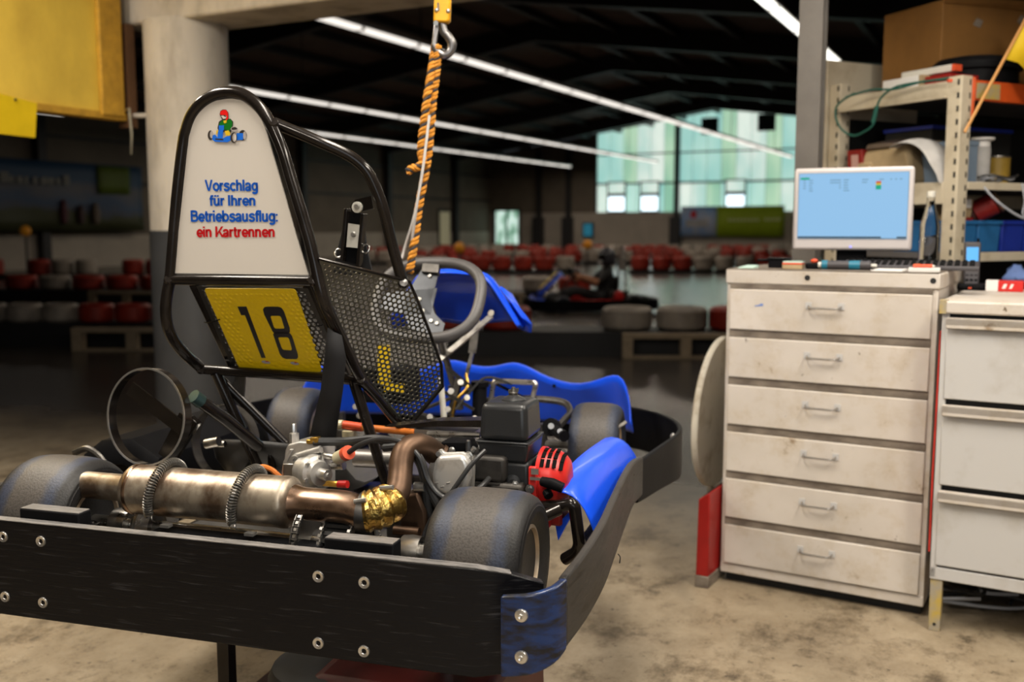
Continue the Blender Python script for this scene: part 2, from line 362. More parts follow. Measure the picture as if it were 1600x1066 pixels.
# ------------------------------------------------------------------ mesh builder
def basis(axis, up=None):
    a = V(axis).normalized()
    h = V(up) if up else (V((0, 0, 1)) if abs(a.z) < 0.9 else V((0, 1, 0)))
    x = h.cross(a)
    if x.length < 1e-6: x = V((1, 0, 0)).cross(a)
    x.normalize()
    return x, a.cross(x), a
def spline(pts, n=6, closed=False):
    P = [V(p) for p in pts]; out = []; m = len(P)
    for i in range(m if closed else m - 1):
        if closed: p0, p1, p2, p3 = P[i - 1], P[i], P[(i + 1) % m], P[(i + 2) % m]
        else: p0, p1, p2, p3 = P[max(0, i - 1)], P[i], P[i + 1], P[min(m - 1, i + 2)]
        for k in range(n):
            t = k / n
            out.append(0.5 * ((2 * p1) + (p2 - p0) * t + (2 * p0 - 5 * p1 + 4 * p2 - p3) * t * t + (3 * p1 - p0 - 3 * p2 + p3) * t ** 3))
    if not closed: out.append(P[-1])
    return out
def fillet(pts, r, n=5):
    P = [V(p) for p in pts]; out = [P[0]]
    for i in range(1, len(P) - 1):
        a, b_, c = P[i - 1], P[i], P[i + 1]
        d1 = (a - b_); d2 = (c - b_)
        rr = min(r, d1.length * 0.45, d2.length * 0.45)
        s, e = b_ + d1.normalized() * rr, b_ + d2.normalized() * rr
        for k in range(n + 1):
            t = k / n; out.append(s * (1 - t) ** 2 + b_ * 2 * t * (1 - t) + e * t * t)
    out.append(P[-1]); return out

class MB:
    def __init__(s): s.v = []; s.f = []; s.m = []; s.mi = 0
    def add(s, vs, fs):
        o = len(s.v); s.v += [V(p) for p in vs]
        for f in fs: s.f.append([o + i for i in f]); s.m.append(s.mi)
        return s
    def hexa(s, p):                                 # 8 corners: bottom 4 ccw, top 4
        return s.add(p, [(3, 2, 1, 0), (4, 5, 6, 7), (0, 1, 5, 4), (1, 2, 6, 5), (2, 3, 7, 6), (3, 0, 4, 7)])
    def box(s, x0, x1, y0, y1, z0, z1):
        return s.hexa([(x0, y0, z0), (x1, y0, z0), (x1, y1, z0), (x0, y1, z0), (x0, y0, z1), (x1, y0, z1), (x1, y1, z1), (x0, y1, z1)])
    def obox(s, c, x, y, z):                        # centre and three half vectors
        c, x, y, z = V(c), V(x), V(y), V(z)
        return s.hexa([c - x - y - z, c + x - y - z, c + x + y - z, c - x + y - z, c - x - y + z, c + x - y + z, c + x + y + z, c - x + y + z])
    def bar(s, a, b, w, t, up=(0, 0, 1)):           # flat bar between two points
        a, b = V(a), V(b); d = b - a; x = d.cross(V(up))
        if x.length < 1e-6: x = V((1, 0, 0))
        x.normalize(); y = x.cross(d).normalized()
        return s.obox((a + b) / 2, d / 2, x * w / 2, y * t / 2)
    def tube(s, pts, r, n=10, closed=False, caps=True):
        P = [V(p) for p in pts]; m = len(P); rr = r if isinstance(r, (list, tuple)) else [r] * m
        rings = []; x = None
        for i in range(m):
            if closed: t = P[(i + 1) % m] - P[i - 1]
            else: t = P[min(i + 1, m - 1)] - P[max(i - 1, 0)]
            if t.length < 1e-9: t = V((0, 0, 1))
            t.normalize()
            if x is None: x = basis(t)[0]
            else:
                x = x - t * x.dot(t)
                if x.length < 1e-6: x = basis(t)[0]
                x.normalize()
            y = t.cross(x)
            rings.append([P[i] + (x * math.cos(2 * PI * k / n) + y * math.sin(2 * PI * k / n)) * rr[i] for k in range(n)])
        vs = [p for q in rings for p in q]; fs = []
        for i in range(m if closed else m - 1):
            j = (i + 1) % m
            for k in range(n): fs.append((i * n + k, i * n + (k + 1) % n, j * n + (k + 1) % n, j * n + k))
        if caps and not closed: fs += [tuple(range(n - 1, -1, -1)), tuple((m - 1) * n + k for k in range(n))]
        return s.add(vs, fs)
    def cyl(s, a, b, r, n=16, r2=None): return s.tube([a, b], [r, r if r2 is None else r2], n)
    def lathe(s, prof, c=(0, 0, 0), axis=(0, 0, 1), n=24, closed=False, up=None, arc=None):
        x, y, a = basis(axis, up); c = V(c); m = len(prof); vs = []; fs = []
        for k in range(n):
            t = 2 * PI * k / n
            d = x * math.cos(t) + y * math.sin(t)
            vs += [c + d * p[0] + a * p[1] for p in prof]
        for k in range(n):
            k2 = (k + 1) % n
            for i in range(m if closed else m - 1):
                j = (i + 1) % m; fs.append((k * m + i, k2 * m + i, k2 * m + j, k * m + j))
        if not closed:
            if prof[0][0] > 1e-6: fs.append(tuple(k * m for k in range(n - 1, -1, -1)))
            if prof[-1][0] > 1e-6: fs.append(tuple(k * m + m - 1 for k in range(n)))
        return s.add(vs, fs)
    def prism(s, poly, d):
        P = [V(p) for p in poly]; d = V(d); n = len(P)
        return s.add(P + [p + d for p in P], [tuple(range(n - 1, -1, -1)), tuple(range(n, 2 * n))] + [(i, (i + 1) % n, n + (i + 1) % n, n + i) for i in range(n)])
    def grid(s, rows, closed=False):
        m = len(rows[0]); vs = [p for r_ in rows for p in r_]; fs = []
        for i in range(len(rows) - 1):
            for j in range(m if closed else m - 1):
                k = (j + 1) % m; fs.append((i * m + j, i * m + k, (i + 1) * m + k, (i + 1) * m + j))
        return s.add(vs, fs)
    def face(s, pts): return s.add(pts, [tuple(range(len(pts)))])
    def rail(s, pts, zt, zb, th):                   # upright strip along plan points (outer face) with thickness inwards to the left
        pts = [V((p[0], p[1], 0)) for p in pts]; n = len(pts); rows = []
        for i in range(n):
            a, b = V(pts[max(i - 1, 0)]), V(pts[min(i + 1, n - 1)]); d = (b - a); nrm = V((-d.y, d.x, 0)).normalized() * th
            p = V(pts[i]); q = p + nrm
            rows.append([V((p.x, p.y, zb[i])), V((p.x, p.y, zt[i])), V((q.x, q.y, zt[i])), V((q.x, q.y, zb[i]))])
        s.grid(rows, closed=True)
        o = len(s.v) - 4 * n
        s.f += [[o, o + 1, o + 2, o + 3], [o + 4 * n - 1, o + 4 * n - 2, o + 4 * n - 3, o + 4 * n - 4]]; s.m += [s.mi] * 2
        return s
    def build(s, name, mats, parent=None, sharp=35, bevel=0.0, seg=2, loc=None, rz=None, sub=0, solid=0.0):
        me = bpy.data.meshes.new(name)
        me.from_pydata([tuple(p) for p in s.v], [], s.f)
        ms = mats if isinstance(mats, (list, tuple)) else [mats]
        for x in ms: me.materials.append(x)
        if len(ms) > 1: me.polygons.foreach_set('material_index', s.m)
        bm = bmesh.new(); bm.from_mesh(me); bmesh.ops.recalc_face_normals(bm, faces=bm.faces); bm.to_mesh(me); bm.free()
        me.polygons.foreach_set('use_smooth', [True] * len(me.polygons))
        me.set_sharp_from_angle(angle=R(sharp))
        o = bpy.data.objects.new(name, me); C.objects.link(o)
        if parent: o.parent = parent
        if loc is not None: o.location = loc
        if rz is not None: o.rotation_euler = (0, 0, rz)
        if solid:
            md = o.modifiers.new('thick', 'SOLIDIFY'); md.thickness = solid; md.offset = -1
        if bevel:
            md = o.modifiers.new('edge', 'BEVEL'); md.width = bevel; md.segments = seg; md.limit_method = 'ANGLE'; md.angle_limit = R(40)
        if sub:
            md = o.modifiers.new('sub', 'SUBSURF'); md.levels = sub; md.render_levels = sub
        return o

def tag(o, label=None, cat=None, group=None, kind=None):
    if label: o['label'] = label
    if cat: o['category'] = cat
    if group: o['group'] = group
    if kind: o['kind'] = kind
    return o
def thing(name, label, cat, loc=(0, 0, 0), rz=0.0, group=None):
    o = bpy.data.objects.new(name, None); C.objects.link(o)
    o.empty_display_size = 0.1
    o.location = loc; o.rotation_euler = (0, 0, rz)
    return tag(o, label, cat, group)
def child(src, parent, loc=None):                   # another copy of a part, sharing its mesh
    c = src.copy(); C.objects.link(c); c.parent = parent
    if loc is not None: c.location = loc
    return c
def copy_thing(src, loc=None, rz=None, label=None, group=None):
    r = src.copy(); C.objects.link(r)
    if loc is not None: r.location = loc
    if rz is not None: r.rotation_euler = (0, 0, rz)
    if label: r['label'] = label
    if group: r['group'] = group
    for ch in list(src.children):
        c = child(ch, r)
        for g in list(ch.children): child(g, c)
    return r
# block lettering drawn stroke by stroke (cap height 1)
def arc_pts(cx, cy, rx, ry, a0, a1, n=18):
    return [(cx + rx * math.cos(R(a0 + (a1 - a0) * k / n)), cy + ry * math.sin(R(a0 + (a1 - a0) * k / n))) for k in range(n + 1)]
def curve2(pts): return [(p.x, p.y) for p in spline([(x, y, 0) for x, y in pts], 4)]
ARCH = curve2([(.09, .46), (.15, .60), (.27, .655), (.395, .62), (.455, .50)]) + [(.455, 0)]
UU = [(.09, .73)] + curve2([(.09, .24), (.14, .11), (.26, .07), (.39, .13), (.455, .27)])
def dot(x, y): return [(x, y - .075), (x, y + .075)]
GLYPH = {
 'V': (.78, ['P', (0, 1), (.19, 1), (.39, .25), (.59, 1), (.78, 1), (.49, 0), (.29, 0)]),
 'o': (.66, arc_pts(.32, .365, .235, .295, 0, 360, 26)), 'r': (.39, [(.09, 0), (.09, .73)], curve2([(.09, .42), (.14, .56), (.24, .63), (.36, .64)])),
 's': (.60, curve2([(.50, .53), (.44, .63), (.30, .66), (.16, .62), (.115, .53), (.17, .44), (.31, .38), (.455, .31), (.495, .20), (.42, .10), (.28, .065), (.13, .10), (.07, .21)])),
 'c': (.60, arc_pts(.32, .365, .235, .295, 42, 318, 22)), 'h': (.62, [(.09, 0), (.09, 1)], ARCH), 'n': (.62, [(.09, 0), (.09, .73)], ARCH),
 'l': (.25, [(.09, 0), (.09, 1)]), 'a': (.60, curve2([(.08, .50), (.13, .62), (.27, .66), (.40, .62), (.445, .52)]) + [(.445, .12), (.475, 0)], curve2([(.445, .37), (.24, .33), (.10, .27), (.07, .17), (.13, .09), (.25, .07), (.38, .13), (.445, .24)])),
 'g': (.64, arc_pts(.29, .375, .215, .285, 0, 360, 24), [(.50, .73)] + curve2([(.50, 0), (.46, -.13), (.32, -.19), (.17, -.17), (.10, -.09)])),
 'f': (.37, [(.15, 0)] + curve2([(.15, .76), (.18, .88), (.27, .915), (.36, .91)]), [(0, .655), (.35, .655)]),
 'u': (.62, UU, [(.455, 0), (.455, .73)]), '\u00fc': (.62, UU, [(.455, 0), (.455, .73)], dot(.16, .92), dot(.40, .92)),
 'I': (.28, [(.10, 0), (.10, 1)]), 'e': (.62, [(.08, .345)] + [(.53, .345)] + arc_pts(.31, .365, .225, .295, 0, 322, 24)),
 'B': (.74, [(.10, 0), (.10, 1)], [(.10, .92)] + curve2([(.38, .92), (.54, .87), (.575, .73), (.53, .60), (.38, .55)]) + [(.10, .55)], [(.38, .55)] + curve2([(.40, .55), (.58, .48), (.63, .31), (.58, .15), (.42, .08)]) + [(.10, .08)]),
 't': (.38, [(.15, .93)] + curve2([(.15, .20), (.18, .10), (.26, .07), (.35, .08)]), [(0, .655), (.34, .655)]),
 'i': (.25, [(.09, 0), (.09, .73)], dot(.09, .92)), 'b': (.66, [(.09, 0), (.09, 1)], arc_pts(.325, .365, .225, .29, 0, 360, 24)),
 ':': (.27, dot(.09, .085), dot(.09, .60)), 'K': (.72, [(.10, 0), (.10, 1)], ['P', (.17, .36), (.56, 1), (.78, 1), (.17, .16 + .0)], ['P', (.27, .55), (.40, .66), (.80, 0), (.58, 0)]), ' ': (.30,)}
def text_mesh(body, t=.195):
    vs, fs, x = [], [], 0.0
    for ch in body:
        g = GLYPH[ch]
        for st in g[1:]:
            o = len(vs)
            if st[0] == 'P':
                vs += [V((x + p[0], p[1], 0)) for p in st[1:]]; n = len(st) - 1; k = 0
                fs.append(tuple(range(o, o + n))); continue
            P_ = [V((p[0], p[1], 0)) for p in st]; Q_ = [P_[0]]
            for p in P_[1:]:
                if (p - Q_[-1]).length > 1e-4: Q_.append(p)
            n = len(Q_); loop = (Q_[0] - Q_[-1]).length < 1e-3
            for i in range(n):
                d1 = (Q_[i] - (Q_[i - 1] if i else (Q_[-2] if loop else Q_[0]))); d2 = ((Q_[i + 1] if i < n - 1 else (Q_[1] if loop else Q_[-1])) - Q_[i])
                if d1.length < 1e-6: d1 = d2
                if d2.length < 1e-6: d2 = d1
                d1, d2 = d1.normalized(), d2.normalized(); n1, n2 = V((-d1.y, d1.x, 0)), V((-d2.y, d2.x, 0))
                m = n1 + n2; m = m.normalized() / max(.5, m.normalized().dot(n1)) if m.length > .1 else n1
                hw = t / 2
                vs += [Q_[i] + m * hw + V((x, 0, 0)), Q_[i] - m * hw + V((x, 0, 0))]
            for i in range(n - 1): fs.append((o + 2 * i, o + 2 * i + 1, o + 2 * i + 3, o + 2 * i + 2))
        x += g[0]
    return vs, fs

# ------------------------------------------------------------------ the setting (hall axes, rotated by -HALL)
RZ = -HALL
def struct(name, mb, m, parent=None, **k):
    o = mb.build(name, m, parent, rz=None if parent else RZ, **k)
    if not parent: o['kind'] = 'structure'
    return o
UL, UR, VB, VF = -26.0, 3.0, -4.0, 48.0
def roof_z(u): return 7.0 - 0.142 * abs(u + 12.6)
struct('floor', MB().box(UL - .5, UR + .5, VB - .5, VF + .5, -0.1, 0), floor_mat)

ceil = struct('ceiling', MB().hexa([(UL - .3, VB, roof_z(UL) + .0), (-12.6, VB, 7.0), (-12.6, VF, 7.0), (UL - .3, VF, roof_z(UL)), (UL - .3, VB, roof_z(UL) + .15), (-12.6, VB, 7.15), (-12.6, VF, 7.15), (UL - .3, VF, roof_z(UL) + .15)])
    .hexa([(-12.6, VB, 7.0), (UR + .3, VB, roof_z(UR)), (UR + .3, VF, roof_z(UR)), (-12.6, VF, 7.0), (-12.6, VB, 7.15), (UR + .3, VB, roof_z(UR) + .15), (UR + .3, VF, roof_z(UR) + .15), (-12.6, VF, 7.15)]), roof_mat)
for v in range(8, 48, 6):                            # main rafters, one chevron each
    mb = MB()
    for a, b2 in ((UL, -12.6), (-12.6, UR)):
        za, zb = roof_z(a), roof_z(b2)
        mb.hexa([(a, v - .13, za - .55), (b2, v - .13, zb - .55), (b2, v + .13, zb - .55), (a, v + .13, za - .55), (a, v - .13, za), (b2, v - .13, zb), (b2, v + .13, zb), (a, v + .13, za)])
    struct('rafter', mb, beam_mat, ceil)
pm = None
for i in range(17):                                  # purlins
    u = UL + 0.8 + i * 1.68
    if pm is None:
        pm = struct('purlin', MB().box(-.06, .06, VB, VF, -0.2, 0), beam_mat, ceil); pm.location = (u, 0, roof_z(u))
    else: child(pm, ceil, (u, 0, roof_z(u)))

wf = struct('wall_far', MB().box(UL, UR, VF, VF + .2, 0, 1.98), hall_low)
struct('dark_cladding', MB().prism([(UL, VF, 1.98), (-19.8, VF, 1.98), (-19.8, VF, roof_z(-19.8)), (UL, VF, roof_z(UL))], (0, .2, 0)), hall_panel, wf)
struct('dark_cladding', MB().prism([(-5.4, VF, 1.98), (UR, VF, 1.98), (UR, VF, roof_z(UR)), (-5.4, VF, roof_z(-5.4))], (0, .2, 0)), hall_panel, wf)
for u in (-23.0, -21.3, -15.46, -9.5, -3.5):
    struct('column', MB().box(u - .11, u + .11, VF - .28, VF, 0, roof_z(u) - .2).box(u - .26, u + .26, VF - .42, VF, 0, 1.75), beam_mat, wf)
wn = struct('window_1', MB().box(-19.9, -5.3, VF + .02, VF + .12, 1.90, 2.0).box(-19.9, -19.78, VF + .0, VF + .12, 1.98, roof_z(-19.9)).box(-5.42, -5.3, VF, VF + .12, 1.98, roof_z(-5.3)), beam_mat)
n = 20
for i in range(n):
    a, b2 = -19.8 + i * 14.4 / n, -19.8 + (i + 1) * 14.4 / n - .03
    for z0, z1a, z1b in ((1.98, 3.42, 3.42), (3.46, min(roof_z(a), 9), roof_z(b2))):
        mm = (sheet_b, sheet_a, sheet_c, sheet_a, sheet_b, sheet_c, sheet_c)[(i * 3 + (2 if z0 > 2 else 0)) % 7]
        if i > 13 and z0 > 2: mm = sheet_b if i % 3 else sheet_c
        struct('sheet_panel', MB().prism([(a, VF + .14, z0), (b2, VF + .14, z0), (b2, VF + .14, z1b), (a, VF + .14, z1a)], (0, .03, 0)), mm, wn)
struct('girt', MB().box(-19.8, -5.4, VF + .02, VF + .12, 3.38, 3.48), beam_mat, wn)
struct('girt', MB().box(-19.8, -5.4, VF + .02, VF + .12, 4.86, 4.93), beam_mat, wn)
for u in (-18.67, -16.9, -12.56):
    f = struct('opening_window', MB().box(u - .52, u + .52, VF - .06, VF + .02, 1.98, 2.06).box(u - .52, u - .44, VF - .06, VF + .02, 2.06, 3.5).box(u + .44, u + .52, VF - .06, VF + .02, 2.06, 3.5).box(u - .52, u + .52, VF - .06, VF + .02, 3.46, 3.54).box(u - .44, u + .44, VF - .06, VF + .02, 2.78, 2.95), beam_mat, wn)
    struct('pane', MB().box(u - .44, u + .44, VF - .03, VF + .0, 2.06, 2.78), day_white, f)
    struct('pane', MB().box(u - .44, u + .44, VF - .03, VF + .0, 2.95, 3.46), sheet_b, f)
for u, z in ((-13.9, 5.7), (-11.17, 5.75)):
    f = struct('vent_window', MB().box(u - .42, u + .42, VF - .05, VF + .02, z, z + .08).box(u - .42, u - .32, VF - .05, VF + .02, z, z + .8).box(u + .32, u + .42, VF - .05, VF + .02, z, z + .8).box(u - .42, u + .42, VF - .05, VF + .02, z + .72, z + .8), beam_mat, wn)
    struct('pane', MB().box(u - .32, u + .32, VF - .03, VF, z + .08, z + .72), vent_dark, f)
dr = struct('door_1', MB().box(-25.75, -25.63, VF - .1, VF, 0, 2.2).box(-24.25, -24.13, VF - .1, VF, 0, 2.2).box(-25.75, -24.13, VF - .1, VF, 2.1, 2.2).box(-24.97, -24.91, VF - .1, VF, .3, 2.1), beam_mat)
struct('glass_leaf', MB().box(-25.63, -24.97, VF - .06, VF - .03, .35, 2.1), glow, dr)
struct('glass_leaf', MB().box(-24.91, -24.25, VF - .06, VF - .03, .35, 2.1), glow, dr)
d2 = struct('door_2', MB().box(UL, UL + .08, 42.5, 43.6, 0, 2.15), beam_mat)
struct('leaf', MB().box(UL + .08, UL + .12, 42.6, 43.5, 0, 2.0), pale_door, d2)

wl = struct('wall_left', MB().box(UL - .2, UL, VB, VF, 1.0, roof_z(UL)), hall_panel)
struct('pale_base', MB().box(UL - .2, UL + .02, VB, VF, 0, 1.0), hall_low, wl)
for v in range(2, 48, 6): struct('column', MB().box(UL, UL + .3, v - .14, v + .14, 0, roof_z(UL)), beam_mat, wl)
for z in (2.6, 3.9): struct('girt', MB().box(UL, UL + .1, VB, VF, z, z + .08), beam_mat, wl)
struct('wall_right', MB().box(UR, UR + .2, VB, VF, 0, 5.2), hall_panel)
struct('wall_back', MB().box(UL, UR, VB - .2, VB, 0, 7), hall_panel)
# workshop bay: lintel, partition above it, its flat ceiling and the yellow side
struct('lintel_beam', MB().box(-4.5, UR, 4.0, 4.36, 2.33, 2.78), concrete_white, bevel=.015)
struct('wall_partition', MB().box(-4.5, UR, 4.1, 4.3, 2.78, 6.0), concrete_white)
struct('ceiling_workshop', MB().box(-4.5, UR, VB, 4.1, 3.0, 3.1), ceiling_mat)
cu_, cv_ = -4.147, 4.165
col = struct('column_white', MB().lathe([(.225, 1.22), (.222, 1.9), (.222, 2.34)], (cu_, cv_, 0), n=40), concrete_white)
struct('painted_foot', MB().lathe([(.23, 0), (.23, 1.22), (.20, 1.225)], (cu_, cv_, 0), n=40), grey_paint, col)
yw = struct('wall_workshop_left', MB().box(-4.46, -4.40, -1.0, 3.93, 1.845, 3.0), yellow_wall)
struct('hem', MB().box(-4.475, -4.385, -1.0, 3.95, 1.815, 1.85), ochre, yw)
struct('edge_strip', MB().box(-4.40, -4.37, 3.78, 3.93, 1.83, 3.0), ochre, yw, bevel=.008)
struct('seam', MB().tube([(-4.397, 3.1, 2.45), (-4.39, 3.3, 2.43), (-4.392, 3.5, 2.42), (-4.395, 3.72, 2.44)], .006, 6), brown_wood, yw)
struct('trim_1', MB().box(-4.45, -4.37, 3.955, 4.01, 1.78, 2.33), brown_wood)
struct('pillar_steel', MB().box(-.83, -.74, 4.06, 4.075, 0, 3.0).box(-.79, -.78, 4.075, 4.15, 0, 3.0).box(-.83, -.74, 4.15, 4.165, 0, 3.0), post_mat)

yb = thing('hanging_board', 'small glossy yellow board hanging below the yellow wall', 'board', H(-4.30, 3.10, 1.68), RZ)
MB().prism([(0, -.42, .00), (0, .20, -.01), (0, .22, .155), (0, .02, .18), (0, -.42, .20)], (.012, 0, 0)).build('board', yellow_board, yb)
MB().prism([(.0125, -.13, .09), (.0125, -.10, .05), (.0125, -.085, .10), (.0125, -.11, .15)], (.001, 0, 0)).build('reflective_mark', print_yellow, yb)
MB().cyl((.02, -.3, .19), (-.08, -.3, .19), .006, 8).build('hanger', steel, yb); MB().cyl((.02, .1, .16), (-.08, .1, .16), .006, 8).build('hanger', steel, yb)
st = thing('hanging_strap', 'pale strap hanging at the end of the yellow wall beside the column', 'strap', H(-4.34, 3.93, 1.60), RZ)
MB().grid([[V((-.010, 0, .28)), V((.006, 0, .28))], [V((-.008, .01, .14)), V((.006, .01, .14))], [V((-.006, 0, 0.03)), V((.004, 0, 0.03))]]).build('webbing', mat('strap_grey', (.33, .30, .22), .7, 0, .4, 20), st, solid=.004)
MB().cyl((0, -.0, .27), (-.04, -.0, .27), .008, 8).build('nail', steel, st)
br = thing('white_bracket', 'short white pipe bracket sticking out of the round column', 'bracket', H(-4.28, 4.0, 1.845), RZ)
MB().cyl((-.12, -.02, 0), (.06, .04, 0), .013, 12).build('pipe', concrete_white, br)
MB().cyl((.055, .038, 0), (.070, .043, 0), .020, 12).build('flange', concrete_white, br)

# ceiling light rows in the hall
def strip(u, v0, v1, label, emit=lamp_emit, wd=.10):
    t = thing('ceiling_light_row', label, 'light', H(u, v0, 4.2), RZ)
    Ln = v1 - v0; k = max(2, int(Ln / 1.5)); seg = Ln / k
    MB().box(-wd * .7, wd * .7, 0, Ln, .05, .11).build('rail', lamp_house, t)
    tube0 = refl0 = None
    for i in range(k):
        if not tube0:
            tube0 = MB().box(-wd * .5, wd * .5, .02, seg - .05, 0, .05).build('lamp_tube', emit, t)
            cap0 = MB().box(-wd * .55, wd * .55, seg - .05, seg + .02, -.005, .055).build('end_cap', lamp_house, t)
        else:
            child(tube0, t, (0, i * seg, 0)); child(cap0, t, (0, i * seg, 0))
    for i in range(max(2, k // 4)):
        y = Ln * (i + .5) / max(2, k // 4)
        MB().tube([(0, y, .11), (0, y, roof_z(u) - 4.2 - .02)], .012, 6).build('suspension', beam_mat, t)
strip(-3.25, 9.0, 19.3, 'bright fluorescent light row under the hall roof beside the steel post', lamp_emit_bright, .13)
strip(-9.15, 11.2, 44.0, 'longest light row, ending in front of the daylit gable windows', wd=.14)
strip(-15.4, 15.5, 44.6, 'light row second from the gable windows, passing behind the rope', wd=.14)
strip(-20.4, 21.2, 46.0, 'lowest light row seen behind the kart hoop and the rope', wd=.14)
strip(-23.0, 14.0, 18.6, 'short light row seen just under the yellow wall', wd=.14)

# banners and small far things
def wavy(u0, u1, z0, z1, nx, amp):
    return [[V((u0 + (u1 - u0) * i / nx, amp * math.sin(i * 1.7), z)) for i in range(nx + 1)] for z in (z0, (z0 + z1) / 2, z1)]
bb = thing('gable_banner', 'wide banner, blue picture half and green half, under the gable windows', 'banner', H(-12.6, VF - .35, .8), RZ)
ban_sky = mat('banner_sky', (0.12, 0.34, 0.75), 0.6, 0, col2=(0.50, 0.52, 0.58), scale=.9, thresh=(.35, .65))
ban_green = mat('banner_green', (0.30, 0.42, 0.010), 0.6, 0, .15, 2)
MB().grid(wavy(-2.55, -.75, 0, 1.45, 8, .02)).build('picture_half', ban_sky, bb, solid=.01)
MB().grid(wavy(-.75, 2.45, 0, 1.45, 12, .02)).build('green_half', ban_green, bb, solid=.01)
mb = MB()
for i in range(9): mb.box(-.2 + i * .17, -.08 + i * .17, -.06, -.045, .72, .84)
for i in range(4): mb.box(1.55 + i * .2, 1.70 + i * .2, -.06, -.045, .74, .86)
mb.build('pale_line', mat('banner_print', (.60, .66, .30), .6), bb)['kind'] = 'stuff'
MB().prism([(-2.1, -.06, .95), (-1.8, -.06, .85), (-1.75, -.06, 1.15), (-1.95, -.06, 1.3)], (0, .012, 0)).build('red_figure', print_red, bb)
MB().box(-2.3, -1.2, -.06, -.045, .45, .8).build('white_figure', mat('banner_white', (.42, .42, .44), .6, 0, .3, 3), bb)
for s_ in (-2.5, 2.4): MB().cyl((s_, .05, 1.42), (s_, .36, 1.42), .03, 8).build('fixing', beam_mat, bb)

lb = thing('side_banner', 'large dark blue landscape banner on the left hall wall', 'banner', H(UL + .42, 20.0, 1.12), RZ)
def lgrid(v0, v1, z0, z1, nx=24, nz=6, amp=.05, off=0):
    return [[V((off + amp * math.sin(.9 * i + .5 * k) * (1 - k / nz), v0 + (v1 - v0) * i / nx, z0 + (z1 - z0) * k / nz)) for i in range(nx + 1)] for k in range(nz + 1)]
bsky = mat('side_banner_print', (0.035, 0.075, 0.15), 0.55)
N, L, b = nodes(bsky)
tc = N.new('ShaderNodeTexCoord'); sz = N.new('ShaderNodeSeparateXYZ'); L.new(tc.outputs['Object'], sz.inputs[0])
nn = noise(1.1, 5, .6, (1, .35, 1)); ma = N.new('ShaderNodeMath'); ma.operation = 'MULTIPLY_ADD'; L.new(nn.outputs['Fac'], ma.inputs[0]); ma.inputs[1].default_value = 1.2; L.new(sz.outputs['Z'], ma.inputs[2])
rr_ = ramp(ma.outputs[0], [(0.0, (.03, .035, .012))] + [(p, c) for p, c in ((.40, (.05, .055, .02)), (.46, (.07, .085, .13)), (.52, (.05, .09, .17)), (.62, (.13, .13, .15)), (.72, (.04, .085, .16)))] + [(1.0, (.02, .06, .13))])
mr = N.new('ShaderNodeMath'); mr.operation = 'DIVIDE'; L.new(ma.outputs[0], mr.inputs[0]); mr.inputs[1].default_value = 2.8
L.new(mr.outputs[0], rr_.inputs[0]); L.new(rr_.outputs[0], b.inputs['Base Color'])
MB().grid(lgrid(-4.5, 3.55, 0, 2.05)).build('printed_sheet', bsky, lb, solid=.01)
MB().grid(lgrid(1.75, 3.0, 1.15, 2.0, 6, 3, .02, .06)).build('green_square', mat('side_green', (.10, .15, .01), .6, 0, .2, 2), lb, solid=.01)
mb = MB()
for i, wd in enumerate((.16, .16, .1, .28, .18, .2, .12, .16, .24, .2, .16, .2)): mb.box(.07, .085, -2.35 + i * .26, -2.35 + i * .26 + wd, 1.36, 1.36 + (.3 if i in (0, 3, 11) else .2))
mb.build('pale_letter_row', mat('side_banner_letters', (.22, .22, .20), .6), lb)['kind'] = 'stuff'
for k, (y, h) in enumerate(((.45, .75), (1.05, .6), (1.6, .68))):
    MB().lathe([(.0, 0), (.10, .05), (.13, h * .55), (.08, h * .8), (.09, h * .9), (.0, h)], (.09, y, .2), n=10).build('figure_print', mat('figure_print%d' % k, ((.10, .03, .04), (.06, .03, .03), (.16, .12, .09))[k], .6), lb)
for y in (-4.3, 3.4): MB().cyl((-.0, y, 2.0), (-.40, y, 2.0), .03, 8).build('fixing', beam_mat, lb)

sc_ = thing('info_screen', 'small blue-lit screen on the far hall wall beside the column', 'screen', H(-20.2, VF - .02, .72), RZ)
MB().box(-.3, .3, -.10, 0, 0, .75).build('case', plastic_black, sc_, bevel=.02)
MB().box(-.24, .24, -.11, -.1, .06, .69).build('display', screen_cyan, sc_)

# ------------------------------------------------------------------ the kart on the lift (kart axes: x right, y forward, z up)
kart = thing('go_kart', 'blue kart number 18 with white sign on its hoop, raised on a lift', 'kart', KM.to_translation(), -KYAW)
def P(name, mb, m, parent=kart, **k): return mb.build(name, m, parent, **k)
def kl(pts, sp=0): return [KY(*p) for p in pts]

# rear plank with its angled end, screws and fixing blocks
zt, zb = .648 - KZ0, .448 - KZ0
plank = P('rear_plank', MB().rail([(-1.20, .10), (-1.07, 0), (-.5, 0), (0, 0), (.06, .028), (.112, .055)], [zt - .03, zt, zt, zt, zt - .014, zt - .034], [zb + .03, zb, zb, zb, zb + .004, zb + .02], .022), plank_black, bevel=.0025)
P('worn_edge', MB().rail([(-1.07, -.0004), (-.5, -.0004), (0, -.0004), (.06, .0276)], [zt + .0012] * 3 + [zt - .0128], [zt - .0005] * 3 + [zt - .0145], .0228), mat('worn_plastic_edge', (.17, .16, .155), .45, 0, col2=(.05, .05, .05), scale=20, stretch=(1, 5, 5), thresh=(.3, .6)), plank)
s0 = None
for x, z in ((-1.011, .614), (-.918, .613), (-1.015, .487), (-.921, .485), (-.302, .603), (-.21, .601), (-.305, .475), (-.213, .471)):
    if s0 is None:
        s0 = MB().lathe([(0, -.002), (.004, -.002), (.0055, .0005), (.0105, .0016), (.0115, -.001), (.0115, -.004)], (0, 0, 0), (0, -1, 0), 18).build('screw', zinc, plank); s0.location = K(x, -.001, z)
    else: child(s0, plank, K(x, -.001, z))
